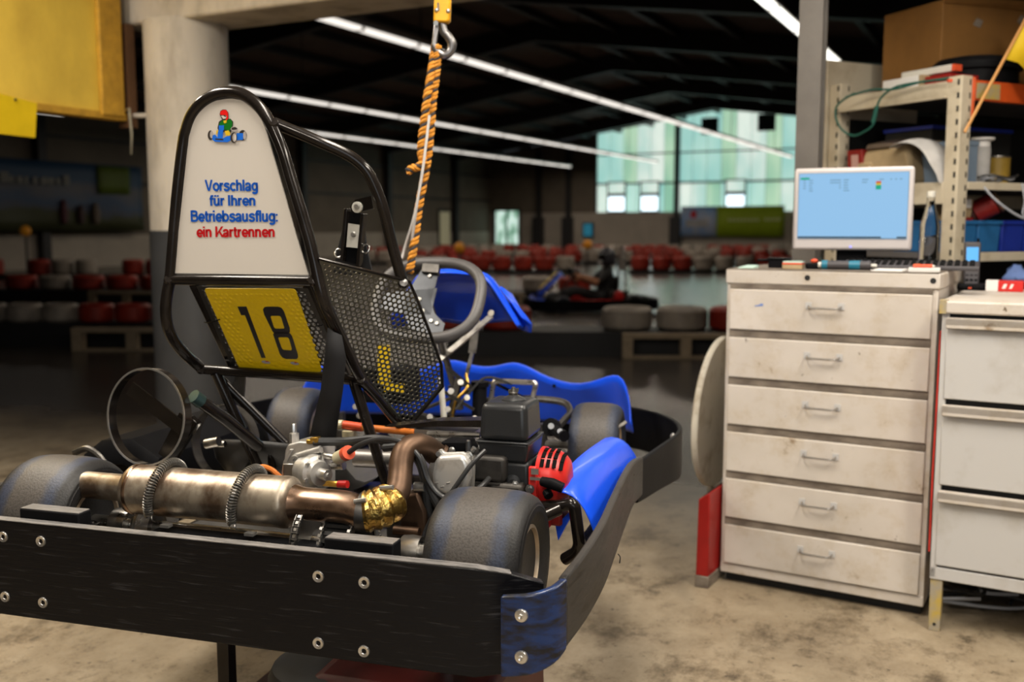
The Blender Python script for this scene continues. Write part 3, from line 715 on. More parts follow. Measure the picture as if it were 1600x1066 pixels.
for x0, x1 in ((-.99, -.845), (-.302, -.163)):
    P('fixing_block', MB().box(x0, x1, .024, .062, .56 - KZ0, .668 - KZ0), plastic_black, bevel=.003)
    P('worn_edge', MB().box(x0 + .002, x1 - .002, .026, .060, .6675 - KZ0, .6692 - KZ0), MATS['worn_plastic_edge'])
    P('clamp_tube', MB().cyl(((x0 + x1) / 2 - .03, .05, .625 - KZ0), ((x0 + x1) / 2 - .03, .19, .585 - KZ0), .014, 12), frame_black)

# wrap-around side and front bumper
wrapP = [(.068, -.066), (.12, -.062), (.155, -.040), (.170, -.012)]
P('bumper_corner', MB().rail(spline([(x, y, 0) for x, y in wrapP], 5), [.628 - KZ0 + .024 * min(1, i / 15) for i in range(16)], [.488 - KZ0 + .042 * (i / 15) ** 1.4 for i in range(16)], .014), scuff, bevel=.003)
for z in (.600, .528):
    P('washer_bolt', MB().lathe([(0, -.004), (.0035, -.006), (.0045, -.003), (.0105, -.002), (.0115, 0), (.0115, .004)], V((.104, -.066, z - KZ0)), (.05, 1, 0), 18), zinc)
sideP = spline([(.169, -.014, 0), (.179, .10, 0), (.181, .25, 0), (.172, .41, 0), (.158, .62, 0), (.150, .78, 0), (.156, .88, 0)], 5)
ns = len(sideP)
P('side_bumper', MB().rail(sideP, [.652 - KZ0 + .022 * math.sin(PI * i / (ns - 1) * .9) for i in range(ns)], [.530 - KZ0 + .030 * min(1, i / (ns - 1) * 1.2) for i in range(ns)], .016), bumper_grey, bevel=.004)
fr = [(.150, .84, 0), (.180, 1.05, 0), (.203, 1.22, 0), (.198, 1.34, 0), (.150, 1.47, 0), (.04, 1.60, 0), (-.2, 1.71, 0), (-.53, 1.76, 0)]
fr = fr + [(-1.06 - x, y, 0) for x, y, z in fr[-2::-1]]
frp = spline(fr, 5)
P('front_bumper', MB().rail(frp, [.652 - KZ0] * len(frp), [.515 - KZ0 + .034 * max(0, 1 - min(i, len(frp) - 1 - i) / 11) for i in range(len(frp))], .014), plastic_black, bevel=.004)
P('side_bumper', MB().rail([V((-1.06 - p.x, p.y, 0)) for p in reversed(sideP)], [.652 - KZ0] * ns, [.54 - KZ0] * ns, .016), bumper_grey, bevel=.004)
P('bumper_bolt', MB().lathe([(0, -.006), (.008, -.006), (.014, -.001), (.014, .004)], V((.176, 1.30, .625 - KZ0)), (1, .3, 0), 14), zinc)
P('loose_fibre', MB().tube(spline([KX(966, 866, .168), KX(969, 871, .178), KX(968, 880, .180)], 4), .0012, 5), plastic_black)

# wheels
def tyre_profile(r, wd, rb):
    h = wd / 2
    half = [(rb, h * .80), (rb + .010, h * .90), (r * .70, h * .99), (r * .74, h * 1.0), (r * .78, h * .985), (r * .80, h * .992), (r * .82, h * .97), (r * .84, h * .975), (r * .86, h * .955), (r * .92, h * .88), (r * .965, h * .74), (r * .99, h * .52), (r, h * .25)]
    return [(a, -b_) for a, b_ in half] + [(r, 0)] + list(reversed(half))
TY = {}
def wheel(x, y, z, r, wd, rb, steer=0):
    key = (r, wd)
    if key not in TY:
        t = MB().lathe(tyre_profile(r, wd, rb), axis=(1, 0, 0), n=56).build('tyre', tyre_mat, kart, sharp=50)
        h = wd / 2
        rim = MB().lathe([(rb + .004, -h * .86), (rb - .003, -h * .88), (rb - .007, -h * .7), (rb - .014, -h * .4), (rb - .014, h * .4), (rb - .007, h * .7), (rb - .003, h * .88), (rb + .004, h * .86), (rb - .002, h * .6), (rb - .008, h * .35), (rb - .008, -h * .35), (rb - .002, -h * .6)], axis=(1, 0, 0), n=40, closed=True).build('rim', wheel_rim_mat, t)
        hub = MB().lathe([(0, -h * .2), (.034, -h * .2), (rb - .012, -h * .15), (rb - .012, h * .0), (.036, h * .02), (.030, h * .35), (0, h * .4)], axis=(1, 0, 0), n=30).build('hub', steel, t)
        TY[key] = (t, rim, hub)
    else:
        t0 = TY[key][0]; t = child(t0, kart)
        for g in list(t0.children): child(g, t)
    t.location = K(x, y, z); t.rotation_euler = (0, 0, steer)
    return t
wheel(-.040, .205, .592, .141, .192, .073)
wheel(-1.035, .205, .592, .141, .192, .073)
wheel(-.033, 1.225, .600, .130, .145, .066, R(4))
wheel(-1.00, 1.225, .600, .130, .145, .066, R(4))
P('rear_axle', MB().cyl(K(-1.10, .205, .592), K(.02, .205, .592), .0155, 16), steel)
for x in (-.88, -.20):
    P('axle_collar', MB().lathe([(.016, -.02), (.034, -.02), (.036, 0), (.034, .02), (.016, .02)], K(x, .205, .592), (1, 0, 0), 18), steel)
    P('bearing_carrier', MB().prism([K(x + .06, .12, .53), K(x + .06, .29, .53), K(x + .06, .26, .63), K(x + .06, .15, .63)], (.02, 0, 0)), steel_dark, bevel=.004)
# sprocket, chain, belt pulley, brake disc
mb = MB()
for k in range(44):
    a = 2 * PI * k / 44; d = V((0, math.cos(a), math.sin(a)))
    mb.obox(K(-.415, .205, .592) + d * .094, (.003, 0, 0), d * .006, V((0, -d.z, d.y)) * .003)
mb.lathe([(.03, -.002), (.090, -.002), (.090, .002), (.03, .002)], K(-.415, .205, .592), (1, 0, 0), 40, closed=True)
P('sprocket', mb, steel)
mb = MB()
for k in range(46):
    a = 2 * PI * k / 46; d = V((0, math.cos(a), math.sin(a))); t_ = V((0, -d.z, d.y))
    c_ = K(-.415, .205, .592) + d * .097
    mb.obox(c_ + V((.006, 0, 0)), (.0012, 0, 0), d * .0045, t_ * .0062).obox(c_ - V((.006, 0, 0)), (.0012, 0, 0), d * .0045, t_ * .0062)
    mb.cyl(c_ + t_ * .0035 + V((-.008, 0, 0)), c_ + t_ * .0035 + V((.008, 0, 0)), .0028, 6)
P('chain', mb, steel_dark)
mb = MB().lathe([(.02, -.026), (.070, -.026), (.070, .026), (.02, .026)], K(-.338, .205, .592), (1, 0, 0), 40, closed=True)
for k in range(30):
    a = 2 * PI * k / 30; d = V((0, math.cos(a), math.sin(a)))
    mb.obox(K(-.338, .205, .592) + d * .073, (.025, 0, 0), d * .004, V((0, -d.z, d.y)) * .004)
P('belt_pulley', mb, rubber)
for sx_ in (-.368, -.308):
    mb = MB().lathe([(.06, -.0015), (.079, -.0015), (.079, .0015), (.06, .0015)], K(sx_, .205, .592), (1, 0, 0), 40, closed=True)
    for k in range(36):
        a = 2 * PI * k / 36; d = V((0, math.cos(a), math.sin(a)))
        mb.obox(K(sx_, .205, .592) + d * .081, (.003, 0, 0), d * .004, V((0, -d.z, d.y)) * .003)
    P('pulley_flange', mb, zinc)
P('brake_disc', MB().lathe([(.035, -.004), (.078, -.004), (.078, .004), (.035, .004)], K(-.80, .205, .592), (1, 0, 0), 36, closed=True), steel)
# chain guard with rows of slots beneath the silencer
mb = MB()
for i in range(24):
    for j in range(2):
        mb.obox(K(-.72 + i * .0135, .085 + j * .02, .622 - j * .006), (.0035, 0, 0), (0, .006, 0), (0, 0, .002))
P('chain_guard', MB().box(-.74, -.36, .07, .15, .606 - KZ0, .618 - KZ0), plastic_black, bevel=.003)
P('guard_rivets', mb, steel)['kind'] = 'stuff'

# silencer
AX = lambda x, dz=0: K(x, .172, .684 + dz)
muf = P('silencer', MB().lathe([(.030, -.834), (.046, -.832), (.0525, -.824), (.0535, -.815), (.0525, -.808), (.0525, -.475), (.0535, -.468), (.0535, -.462), (.0530, -.455), (.0505, -.449), (.042, -.444), (.036, -.441)], AX(0), (1, 0, 0), 48), muffler_mat, sharp=40)
P('weld_bead', MB().lathe([(.0535, -.818), (.0545, -.814), (.0535, -.810)], AX(0), (1, 0, 0), 40), copper_mat, muf)
P('tail_pipe', MB().lathe([(.024, -.958), (.0285, -.960), (.029, -.955), (.029, -.838), (.032, -.832), (.024, -.832)], AX(0), (1, 0, 0), 36, closed=True), muffler_mat)
for x, tilt in ((-.745, .14), (-.550, .14)):
    pts = []
    turns, n_ = 50, 50 * 9
    a0, a1 = R(-35), R(215)
    for i in range(n_ + 1):
        a = a0 + (a1 - a0) * i / n_; d = V((tilt * math.sin(a) * .4, math.cos(a), math.sin(a))).normalized()
        q = V((1, 0, 0)); t_ = 2 * PI * turns * i / n_
        pts.append(AX(x + tilt * .055 * math.sin(a)) + d * .0625 + (d * math.cos(t_) + q * math.sin(t_)) * .0086)
    sp = P('coil_spring', MB().tube(pts, .0020, 5), spring_mat)
    mb = MB()
    for a in (a0, a1):
        d = V((0, math.cos(a), math.sin(a))); mb = MB(); mb.tube(spline([AX(x) + d * .060, AX(x) + d * .066 + V((.004, 0, -.01)), AX(x) + V((.012, d.y * .03, -.062))], 4), .0018, 6)
        P('spring_hook', mb, steel, sp)
    P('silencer_tab', MB().box(x + .03, x + .05, .105, .12, .628 - KZ0, .634 - KZ0), zinc)
ex = spline([AX(-.443), AX(-.39), AX(-.33), KY(566, 800, .172), KY(590, 795, .185), KY(608, 786, .208), KY(621, 770, .238), KY(625, 745, .266), KY(627, 722, .286), KY(634, 704, .305), KY(650, 696, .33), KY(668, 700, .36), KY(686, 714, .39)], 6)
P('exhaust_pipe', MB().tube(ex[:23], [.033 + .005 * max(0, 1 - i / 3) for i in range(23)], 24), copper_mat)
P('heat_wrap', MB().tube(ex[19:34], [.0405 + .0025 * math.sin(i * 2.1) - (.008 if i > 12 else 0) for i in range(15)], 24), gold_wrap)
P('pipe_clamp', MB().tube(ex[17:21], .0395, 28), steel_dark)
P('clamp_screw', MB().cyl(ex[19] + V((-.008, -.03, .028)), ex[19] + V((.018, -.03, .034)), .005, 8), zinc)
P('clamp_screw', MB().cyl(ex[28] + V((-.002, -.02, .040)), ex[28] + V((.026, -.022, .044)), .005, 8), zinc)
P('exhaust_elbow', MB().tube(ex[32:], .0255, 20), brown_pipe)
P('exhaust_flange', MB().lathe([(.018, -.004), (.030, -.004), (.030, .004), (.018, .004)], KY(686, 714, .39), (.75, .3, -.6), 20), brown_pipe)

# roll hoop, sign and number plate
TR = .0132
HY = .36
hoopL = [(315, 576, .49), (300, 563, .458), (289, 553, .426), (276, 538, .396), (267, 523, .376), (261, 505, .363), (259, 480, HY), (262, 455, HY), (267, 425, HY), (276, 315, HY), (286, 227, HY), (291, 203, HY), (298, 183, HY), (308, 168, HY), (323, 155, HY), (341, 147, HY), (362, 144, HY), (380, 148, HY), (396, 158, HY), (410, 173, HY), (421, 190, HY), (430, 208, HY), (443, 240, HY), (455, 281, HY), (484, 378, HY), (503, 461, HY), (518, 497, .385), (533, 528, .42), (549, 562, .455), (565, 592, .49), (591, 622, .54), (622, 660, .60), (640, 676, .625)]
P('roll_hoop', MB().tube(spline(kl(hoopL), 3), TR, 14), frame_black)
P('cross_tube', MB().cyl(KY(265, 437, HY), KY(493, 439, HY), TR * .95, 14), frame_black)
P('lower_cross_tube', MB().cyl(KY(315, 577, .49), KY(570, 595, .495), TR * .9, 14), frame_black)
P('side_stay', MB().tube(spline(kl([(428, 192, .37), (462, 206, .385), (500, 222, .40), (530, 235, .415), (553, 248, .427), (572, 266, .438), (586, 292, .448), (600, 330, .46), (612, 380, .48), (631, 448, .50)]), 4), TR * .98, 14), frame_black)
for px, py, ky in ((430, 193, .365), (268, 437, HY), (491, 439, HY), (318, 577, .49), (566, 593, .49), (633, 443, .497)):
    P('weld_bead', MB().lathe([(0, -.006), (.0095, -.0055), (.0125, 0), (.0095, .0055), (0, .006)], KY(px, py, ky) + V((0, -.009, 0)), (.3, -.6, .4), 12), frame_black)
P('weld_tab', MB().obox(KY(373, 433, HY), (.022, 0, 0), (0, .004, 0), (0, 0, .006)), frame_black)

SY = .352
sgn = [(272, 427), (284, 315), (292, 240), (296, 208), (303, 184), (312, 171), (322, 163), (338, 157), (362, 154), (381, 157), (396, 168), (408, 185), (416, 206), (426, 240), (440, 288), (462, 366), (482, 430)]
sign = P('sign_board', MB().prism([KY(x, y, SY + .006) for x, y in sgn], (0, .004, 0)), sign_white)
def fit(body, m, x0, x1, ycap, ybase, fy, parent, name, bold=.010, dy=-.0008):
    vs, fs = text_mesh(body)
    a, b2 = KY(x0, ybase, fy), KY(x1, ybase, fy); cap = KY(x0, ycap, fy).z - a.z
    mn, mxx = min(v.x for v in vs), max(v.x for v in vs)
    hh = 1.0
    mb = MB().add([V((a.x + (v.x - mn) / (mxx - mn) * (b2.x - a.x), a.y + dy, a.z + (b2.z - a.z) * (v.x - mn) / (mxx - mn) + v.y / hh * cap)) for v in vs], fs)
    return mb.build(name, m, parent)
for body, m, a_, b_, c_, d_ in (('Vorschlag', print_blue, 320.5, 403.5, 281, 298.5), ('f\u00fcr Ihren', print_blue, 328, 399.5, 305, 321.5), ('Betriebsausflug:', print_blue, 298.5, 434.5, 329, 346.5), ('ein Kartrennen', print_red, 307.5, 429.5, 354, 370.5)):
    fit(body, m, a_, b_, c_, d_, SY + .0055, sign, 'lettering', .012)
# printed kart emblem, layers a hair apart
mb = MB(); mlist = [print_dark, print_skyblue, print_green, print_helmet, print_yellow, print_grey, sign_white]
lay = [0]
def ep(mi, pts):
    lay[0] += 1; mb.mi = mi
    mb.face([KY(300 + x / 13.33, 160 + y / 13.33, SY + .0052 - lay[0] * .00012) for x, y in pts])
def ell(mi, cx, cy, rx, ry, n=14): ep(mi, [(cx + rx * math.cos(2 * PI * i / n), cy + ry * math.sin(2 * PI * i / n)) for i in range(n)])
ell(0, 385, 685, 58, 102); ell(5, 408, 672, 36, 78); ell(0, 1055, 685, 82, 110); ell(5, 1095, 690, 34, 88)
ep(1, [(930, 640), (1065, 640), (1065, 780), (930, 790)])
ep(0, [(530, 540), (560, 400), (640, 350), (800, 340), (855, 400), (850, 520), (800, 640), (560, 600)])
ep(2, [(580, 420), (650, 365), (790, 352), (840, 400), (835, 500), (780, 600), (660, 560), (560, 500)])
ep(0, [(575, 250), (590, 180), (640, 148), (710, 150), (755, 210), (765, 340), (700, 380), (620, 350)])
ep(3, [(585, 262), (592, 190), (645, 156), (706, 158), (745, 210), (755, 335), (722, 372), (700, 372), (722, 290), (690, 262)])
ep(6, [(600, 280), (690, 270), (722, 300), (700, 335), (650, 345)]); ep(0, [(640, 265), (680, 262), (715, 305), (690, 305)])
ep(4, [(655, 380), (715, 372), (725, 420), (680, 440), (655, 420)])
ep(1, [(560, 480), (665, 478), (665, 580), (560, 580)]); ep(1, [(540, 580), (650, 580), (640, 750), (530, 745)])
ep(4, [(680, 600), (760, 580), (800, 640), (780, 700), (700, 690)]); ep(4, [(505, 590), (550, 575), (530, 660), (500, 660)])
ep(1, [(425, 690), (480, 670), (540, 745), (650, 748), (720, 710), (800, 690), (810, 790), (740, 830), (480, 820), (425, 780)])
ep(0, [(480, 752), (650, 758), (650, 792), (490, 780)])
ep(5, [(800, 560), (830, 515), (900, 505), (955, 540), (950, 600), (860, 615)]); ep(0, [(815, 560), (835, 525), (900, 515), (945, 545), (930, 565), (850, 575)])
ell(0, 868, 735, 70, 112); ell(5, 885, 732, 42, 92); ell(6, 900, 735, 20, 66)
mb.build('kart_emblem', mlist, sign)

p0, p1 = KY(320, 451, .372), KY(468, 452, .372)
p2 = KX(374, 576, p0.x)
pn = (p1 - p0).cross(p2 - p0).normalized()
if pn.y > 0: pn = -pn
def PL(px, py, off=0.0): return KPL(px, py, p0, pn) + pn * off
def rpoly(pts, r=.012, n=4):
    out = []
    for i in range(len(pts)):
        a, b2, c2 = pts[i - 1], pts[i], pts[(i + 1) % len(pts)]
        s_, e_ = b2 + (a - b2).normalized() * r, b2 + (c2 - b2).normalized() * r
        out += [s_ * (1 - t) ** 2 + b2 * 2 * t * (1 - t) + e_ * t * t for t in [k / n for k in range(n + 1)]]
    return out
e1_ = (p1 - p0).normalized(); e2_ = e1_.cross(pn)
if e2_.z > 0: e2_ = -e2_
plate = P('number_plate', MB().prism(rpoly([PL(319, 450), PL(462, 451), PL(504, 581), PL(374, 574)], .010), pn * .002), yellow_plate)
q = lambda x, y: (300 + x / 6.27, 430 + y / 6.27)
mb = MB().prism([PL(*q(x, y), .0022) for x, y in ((450, 302), (538, 302), (726, 804), (685, 804), (524, 386), (486, 386))], pn * .0006)
def ring(outer, inner):
    o, i_ = [PL(*q(*p), .0028) for p in outer], [PL(*q(*p), .0028) for p in inner]
    m_ = len(o); mb.add(o + i_, [(k, (k + 1) % m_, m_ + (k + 1) % m_, m_ + k) for k in range(m_)])
ring([(700, 330), (715, 306), (740, 302), (850, 302), (880, 312), (905, 345), (962, 510), (965, 545), (950, 566), (815, 566), (795, 548), (712, 380)],
     [(775, 402), (780, 394), (790, 392), (855, 392), (868, 396), (878, 408), (908, 505), (908, 512), (903, 517), (830, 517), (815, 512), (805, 498)])
ring([(798, 572), (812, 556), (835, 550), (925, 550), (962, 560), (985, 590), (1042, 770), (1044, 798), (1030, 816), (925, 814), (890, 800), (866, 770)],
     [(850, 612), (856, 604), (866, 602), (932, 602), (946, 606), (956, 620), (982, 712), (982, 722), (976, 730), (905, 726), (892, 718), (882, 702)])
mb.build('number_18', print_black, plate)
mb = MB(); lat = .0128
for r_ in range(-1, 20):
    for k in range(-2, 22):
        u, v_ = k * lat + (lat / 2 if r_ % 2 else 0), r_ * lat * .866
        s_, t_ = (u + .006) / .235, (v_ + .004) / .225            # across and down the plate
        if not (.03 < s_ < .97 and .03 < t_ < .97): continue
        if .20 < s_ < .84 and t_ > .20: continue
        if .27 < s_ < .78 and t_ > .10: continue
        q0 = p0 + e1_ * (u + .006) + e2_ * (v_ + .004) + pn * .002
        mb.lathe([(0, .0013), (.0026, .0010), (.0050, -.0002)], q0, pn, 8)
mb.build('pressed_relief', yellow_plate, plate)['kind'] = 'stuff'
for cx, cy in ((728, 846), (1010, 858)):
    m2_ = MB(); m2_.face([PL(*q(cx + 42 * math.cos(t) + 8 * math.sin(t), cy + 15 * math.sin(t) + 4 * math.cos(t)), .0026) for t in [2 * PI * k / 14 for k in range(14)]])
    m2_.mi = 1; m2_.face([PL(*q(cx + 10 + 18 * math.cos(t), cy - 8 + 5 * math.sin(t)), .0029) for t in [2 * PI * k / 10 for k in range(10)]])
    m2_.build('oval_sticker', [mat('sticker_grey', (.40, .38, .42), .4), print_red], plate)

def perforated(origin, ex_, ey_, poly2, pitch, hole, th, name, m, parent, inset=.004):
    """sheet of hexagonal cells with round holes clipped to a 2D outline, plus its solid rim"""
    def inside(x, y, pts):
        c = False
        for i in range(len(pts)):
            x1, y1 = pts[i]; x2, y2 = pts[i - 1]
            if (y1 > y) != (y2 > y) and x < (x2 - x1) * (y - y1) / (y2 - y1) + x1: c = not c
        return c
    cx = sum(p[0] for p in poly2) / len(poly2); cy = sum(p[1] for p in poly2) / len(poly2)
    d_in = lambda f: [(cx + (x - cx) * f, cy + (y - cy) * f) for x, y in poly2]
    size = max(math.hypot(x - cx, y - cy) for x, y in poly2)
    inn = d_in(1 - pitch * .55 / size)
    xs = [p[0] for p in poly2]; ys = [p[1] for p in poly2]
    mb = MB(); nz_ = ey_.cross(ex_).normalized() * th
    hexa = [(pitch / math.sqrt(3) * math.cos(R(30 + 60 * k)), pitch / math.sqrt(3) * math.sin(R(30 + 60 * k))) for k in range(6)]
    o12 = []
    for k in range(6):
        a, b2 = hexa[k], hexa[(k + 1) % 6]; o12 += [a, ((a[0] + b2[0]) / 2, (a[1] + b2[1]) / 2)]
    row = 0; y = min(ys)
    while y < max(ys):
        x = min(xs) + (pitch / 2 if row % 2 else 0)
        while x < max(xs):
            if inside(x, y, inn):
                pt = lambda u, v: origin + ex_ * u + ey_ * v
                out = [pt(x + a, y + b2) for a, b2 in o12]
                ins = []
                for k in range(12):
                    t = R(30 + 30 * k); ins.append(pt(x + hole * math.cos(t), y + hole * math.sin(t)))
                mb.add(out + ins + [p + nz_ for p in ins], [(k, (k + 1) % 12, 12 + (k + 1) % 12, 12 + k) for k in range(12)] + [(12 + k, 12 + (k + 1) % 12, 24 + (k + 1) % 12, 24 + k) for k in range(12)])
            x += pitch
        y += pitch * math.sqrt(3) / 2; row += 1
    o = [origin + ex_ * x + ey_ * y for x, y in poly2]
    rin = d_in(1 - pitch * 1.1 / size); i_ = [origin + ex_ * x + ey_ * y for x, y in rin]
    n_ = len(o)
    zo = ey_.cross(ex_).normalized() * -.0006
    mb.add([p + zo for p in o] + [p + zo for p in i_], [(k, (k + 1) % n_, n_ + (k + 1) % n_, n_ + k) for k in range(n_)])
    return mb.build(name, m, parent)
def flat2(pts, e1, e2, o): return [((p - o).dot(e1), (p - o).dot(e2)) for p in pts]
e1 = (p1 - p0).normalized(); e2 = pn.cross(e1)
outl = [PL(306, 449, -.004), PL(480, 452, -.004), PL(538, 588, -.004), PL(364, 581, -.004)]
perforated(p0 + pn * -.004, e1, e2, flat2(outl, e1, e2, p0), .0135, .0048, .002, 'backing_mesh', perf_mesh_back, kart)
P('plate_frame_bar', MB().bar(PL(300, 448, -.012), PL(367, 588, -.012), .024, .016, up=pn), frame_black, bevel=.003)
P('plate_frame_bar', MB().bar(PL(478, 450, -.012), PL(541, 598, -.012), .024, .016, up=pn), frame_black, bevel=.003)
for a_, b_ in (((317, 507), (345, 497)), ((490, 510), (507, 505))):
    P('cable_tie', MB().tube(spline([PL(*a_, -.008), PL((a_[0] + b_[0]) / 2, (a_[1] + b_[1]) / 2 - 1, .008), PL(*b_, .005)], 4), .0014, 6), plastic_black)

# perforated guard panel beside the engine
g0, g1, g2 = KY(497, 404, .352), KY(640, 441, .50), KY(640, 668, .605)
gn = (g1 - g0).cross(g2 - g0).normalized()
if gn.y > 0: gn = -gn
ge1 = (g1 - g0).normalized(); ge2 = gn.cross(ge1)
G = lambda px, py, o=0.0: KPL(px, py, g0, gn) + gn * o
gpx = [(498, 404), (640, 440), (652, 468), (672, 520), (690, 570), (692, 604), (640, 667), (622, 654), (565, 588), (533, 522), (512, 462)]
guard = perforated(g0, ge1, ge2, flat2([G(*p) for p in gpx], ge1, ge2, g0), .01235, .0046, .0022, 'guard_panel', perf_mat, kart)
P('panel_edge', MB().tube([G(*p) for p in gpx[:7]], .0035, 8), frame_black, guard)

# belt tensioner hanging between the stays
T = .47
P('belt_bracket', MB().prism([KY(548, 322, T), KY(555, 312, T), KY(580, 306, T), KY(583, 326, T), KY(562, 331, T), KY(549, 333, T)], (0, .005, 0)), frame_black)
P('nylon_washer', MB().lathe([(0, -.006), (.005, -.006), (.005, -.004), (.0125, -.003), (.0125, .003), (0, .003)], KY(559, 324, T) + V((0, -.002, 0)), (0, 1, 0), 24), off_white)
P('washer_bolt', MB().lathe([(0, -.004), (.006, -.004), (.006, .004)], KY(560, 323, T) + V((0, -.009, 0)), (0, 1, 0), 6), zinc)
for x0, y0, x1, y1 in ((543, 326, 536, 408), (569, 334, 561, 416)):
    P('belt_channel', MB().bar(KY(x0, y0, T + .012), KY(x1, y1, T + .012), .008, .02, up=(0, 1, 0)), frame_black, bevel=.001)
P('channel_back', MB().prism([KY(545, 330, T + .02), KY(570, 334, T + .02), KY(560, 414, T + .02), KY(537, 408, T + .02)], (0, .003, 0)), plastic_black)
P('latch_plate', MB().prism([KY(544, 349, T + .008), KY(564, 352, T + .008), KY(561, 388, T + .008), KY(541, 386, T + .008)], (0, .004, 0)), off_white)
P('latch_bolt', MB().lathe([(0, -.004), (.004, -.004), (.0065, -.001), (.0065, .003)], KY(552, 366, T + .006), (0, 1, 0), 16), zinc)
for x_, y_ in ((529, 396), (571, 389)):
    P('belt_ring', MB().tube([KY(x_, y_, T + .015) + V((.0095 * math.cos(t), .003 * math.sin(t), .0095 * math.sin(t))) for t in [2 * PI * k / 20 for k in range(20)]], .0023, 8, closed=True), steel)
P('belt_loop', MB().prism([KY(537, 352, T + .04), KY(526, 395, T + .04), KY(520, 430, T + .04), KY(582, 430, T + .04), KY(572, 385, T + .04), KY(568, 350, T + .04)], (0, .006, 0)), strap_mat)
strapL = kl([(513, 512, .385), (508, 560, .395), (502, 610, .405), (484, 686, .42)]); strapR = kl([(534, 524, .40), (541, 560, .40), (536, 610, .41), (524, 690, .425)])
P('shoulder_belt', MB().grid([[a, (a + b_) / 2 + V((0, -.006, 0)), b_] for a, b_ in zip(strapL, strapR)]), strap_mat, solid=.003)

# lower struts and left-hand bottle carrier
P('hoop_strut', MB().tube(kl([(338, 584, .49), (372, 660, .50), (404, 732, .51)]), TR * .95, 12), frame_black)
P('hoop_strut', MB().tube(kl([(334, 582, .50), (392, 640, .53), (446, 694, .55)]), TR * .85, 12), frame_black)
P('hoop_strut', MB().tube(kl([(552, 594, .495), (578, 675, .51), (604, 756, .52)]), TR * .95, 12), frame_black)
P('hoop_strut', MB().tube(kl([(425, 690, .54), (425, 760, .54)]), TR * .8, 10), frame_black)
P('strut_plate', MB().prism(kl([(368, 586, .52), (383, 590, .52), (380, 622, .52), (362, 606, .52)]), (0, .006, 0)), steel_dark)
def band(c, r, wd, th=.003, n=48, ax=(.10, 1, -.12)):
    return MB().lathe([(r, -wd / 2), (r + th, -wd / 2), (r + th, wd / 2), (r, wd / 2)], c, ax, n, closed=True)
rc = KY(233, 651, .30)
ringp = P('carrier_ring', band(rc, .107, .024), frame_black)
P('ring_edge', band(rc + V((-.0012, -.0125, .0015)), .1068, .002, .0042), zinc, ringp)
P('ring_spoke', MB().bar(KY(203, 606, .30), KY(288, 672, .31), .034, .004, up=(0, -1, 0)), frame_black)
P('ring_spoke', MB().bar(KY(291, 652, .312), KY(258, 716, .312), .038, .004, up=(0, -1, 0)), frame_black)
P('ring_spoke', MB().bar(KY(306, 655, .38), KY(262, 724, .38), .028, .02, up=(0, -1, 0)), frame_black, bevel=.003)
P('carrier_arm', MB().tube(kl([(303, 620, .32), (352, 655, .40), (404, 698, .50)]), .015, 12), frame_black)
P('arm_glint', MB().tube(kl([(302, 619, .318), (314, 628, .336)]), .0165, 12), mat('glint_bluegrey', (.04, .08, .085), .28, .5))  # bluish highlight on the arm tube, put into colour as a short collar
P('carrier_ring', band(KY(352, 690, .55), .090, .030), steel_dark)
for x_, y_, k_ in ((222, 629, .312), (266, 662, .33), (340, 636, .385)):
    P('arm_bolt', MB().lathe([(0, -.003), (.004, -.003), (.005, 0), (.005, .004)], KY(x_, y_, k_) + V((0, -.004, 0)), (0, 1, 0), 8), steel)
P('arm_pivot', MB().cyl(KY(322, 694, .45), KY(342, 690, .45), .012, 12).cyl(KY(338, 694, .47), KY(352, 694, .47), .008, 12), steel)
# left side pod and its gleaming rear end
rows = []
for y_ in (.46, .50, .58, .72, .86, .98, 1.02):
    f = .0 if y_ in (.46, 1.02) else 1
    rows.append([K(-1.235, y_, .54), K(-1.225, y_, .60 + .06 * f), K(-1.17, y_, .645 + .055 * f), K(-1.08, y_, .655 + .055 * f), K(-1.0, y_, .625 + .04 * f), K(-.98, y_, .54)])
P('side_pod', MB().grid(rows), plastic_black, solid=.004)
P('pod_end', MB().tube(spline(kl([(116, 708, .46), (135, 701, .46), (152, 710, .46), (164, 724, .46)]), 4), .008, 8), steel_dark)
P('seat_shell', MB().grid([[K(x, y, z) for x, y, z in r_] for r_ in (
    [(-.90, .56, .70), (-.84, .52, .725), (-.70, .505, .73), (-.58, .52, .72), (-.53, .56, .69)],
    [(-.91, .62, .60), (-.84, .58, .59), (-.70, .57, .585), (-.58, .58, .59), (-.52, .62, .60)],
    [(-.90, .74, .58), (-.83, .72, .53), (-.70, .71, .52), (-.59, .72, .53), (-.52, .74, .58)],
    [(-.89, .92, .60), (-.82, .92, .545), (-.70, .92, .535), (-.60, .92, .545), (-.53, .92, .60)],
    [(-.86, 1.02, .60), (-.80, 1.04, .565), (-.70, 1.05, .555), (-.62, 1.04, .565), (-.56, 1.02, .60)])]), seat_grey, sub=1, solid=.006)

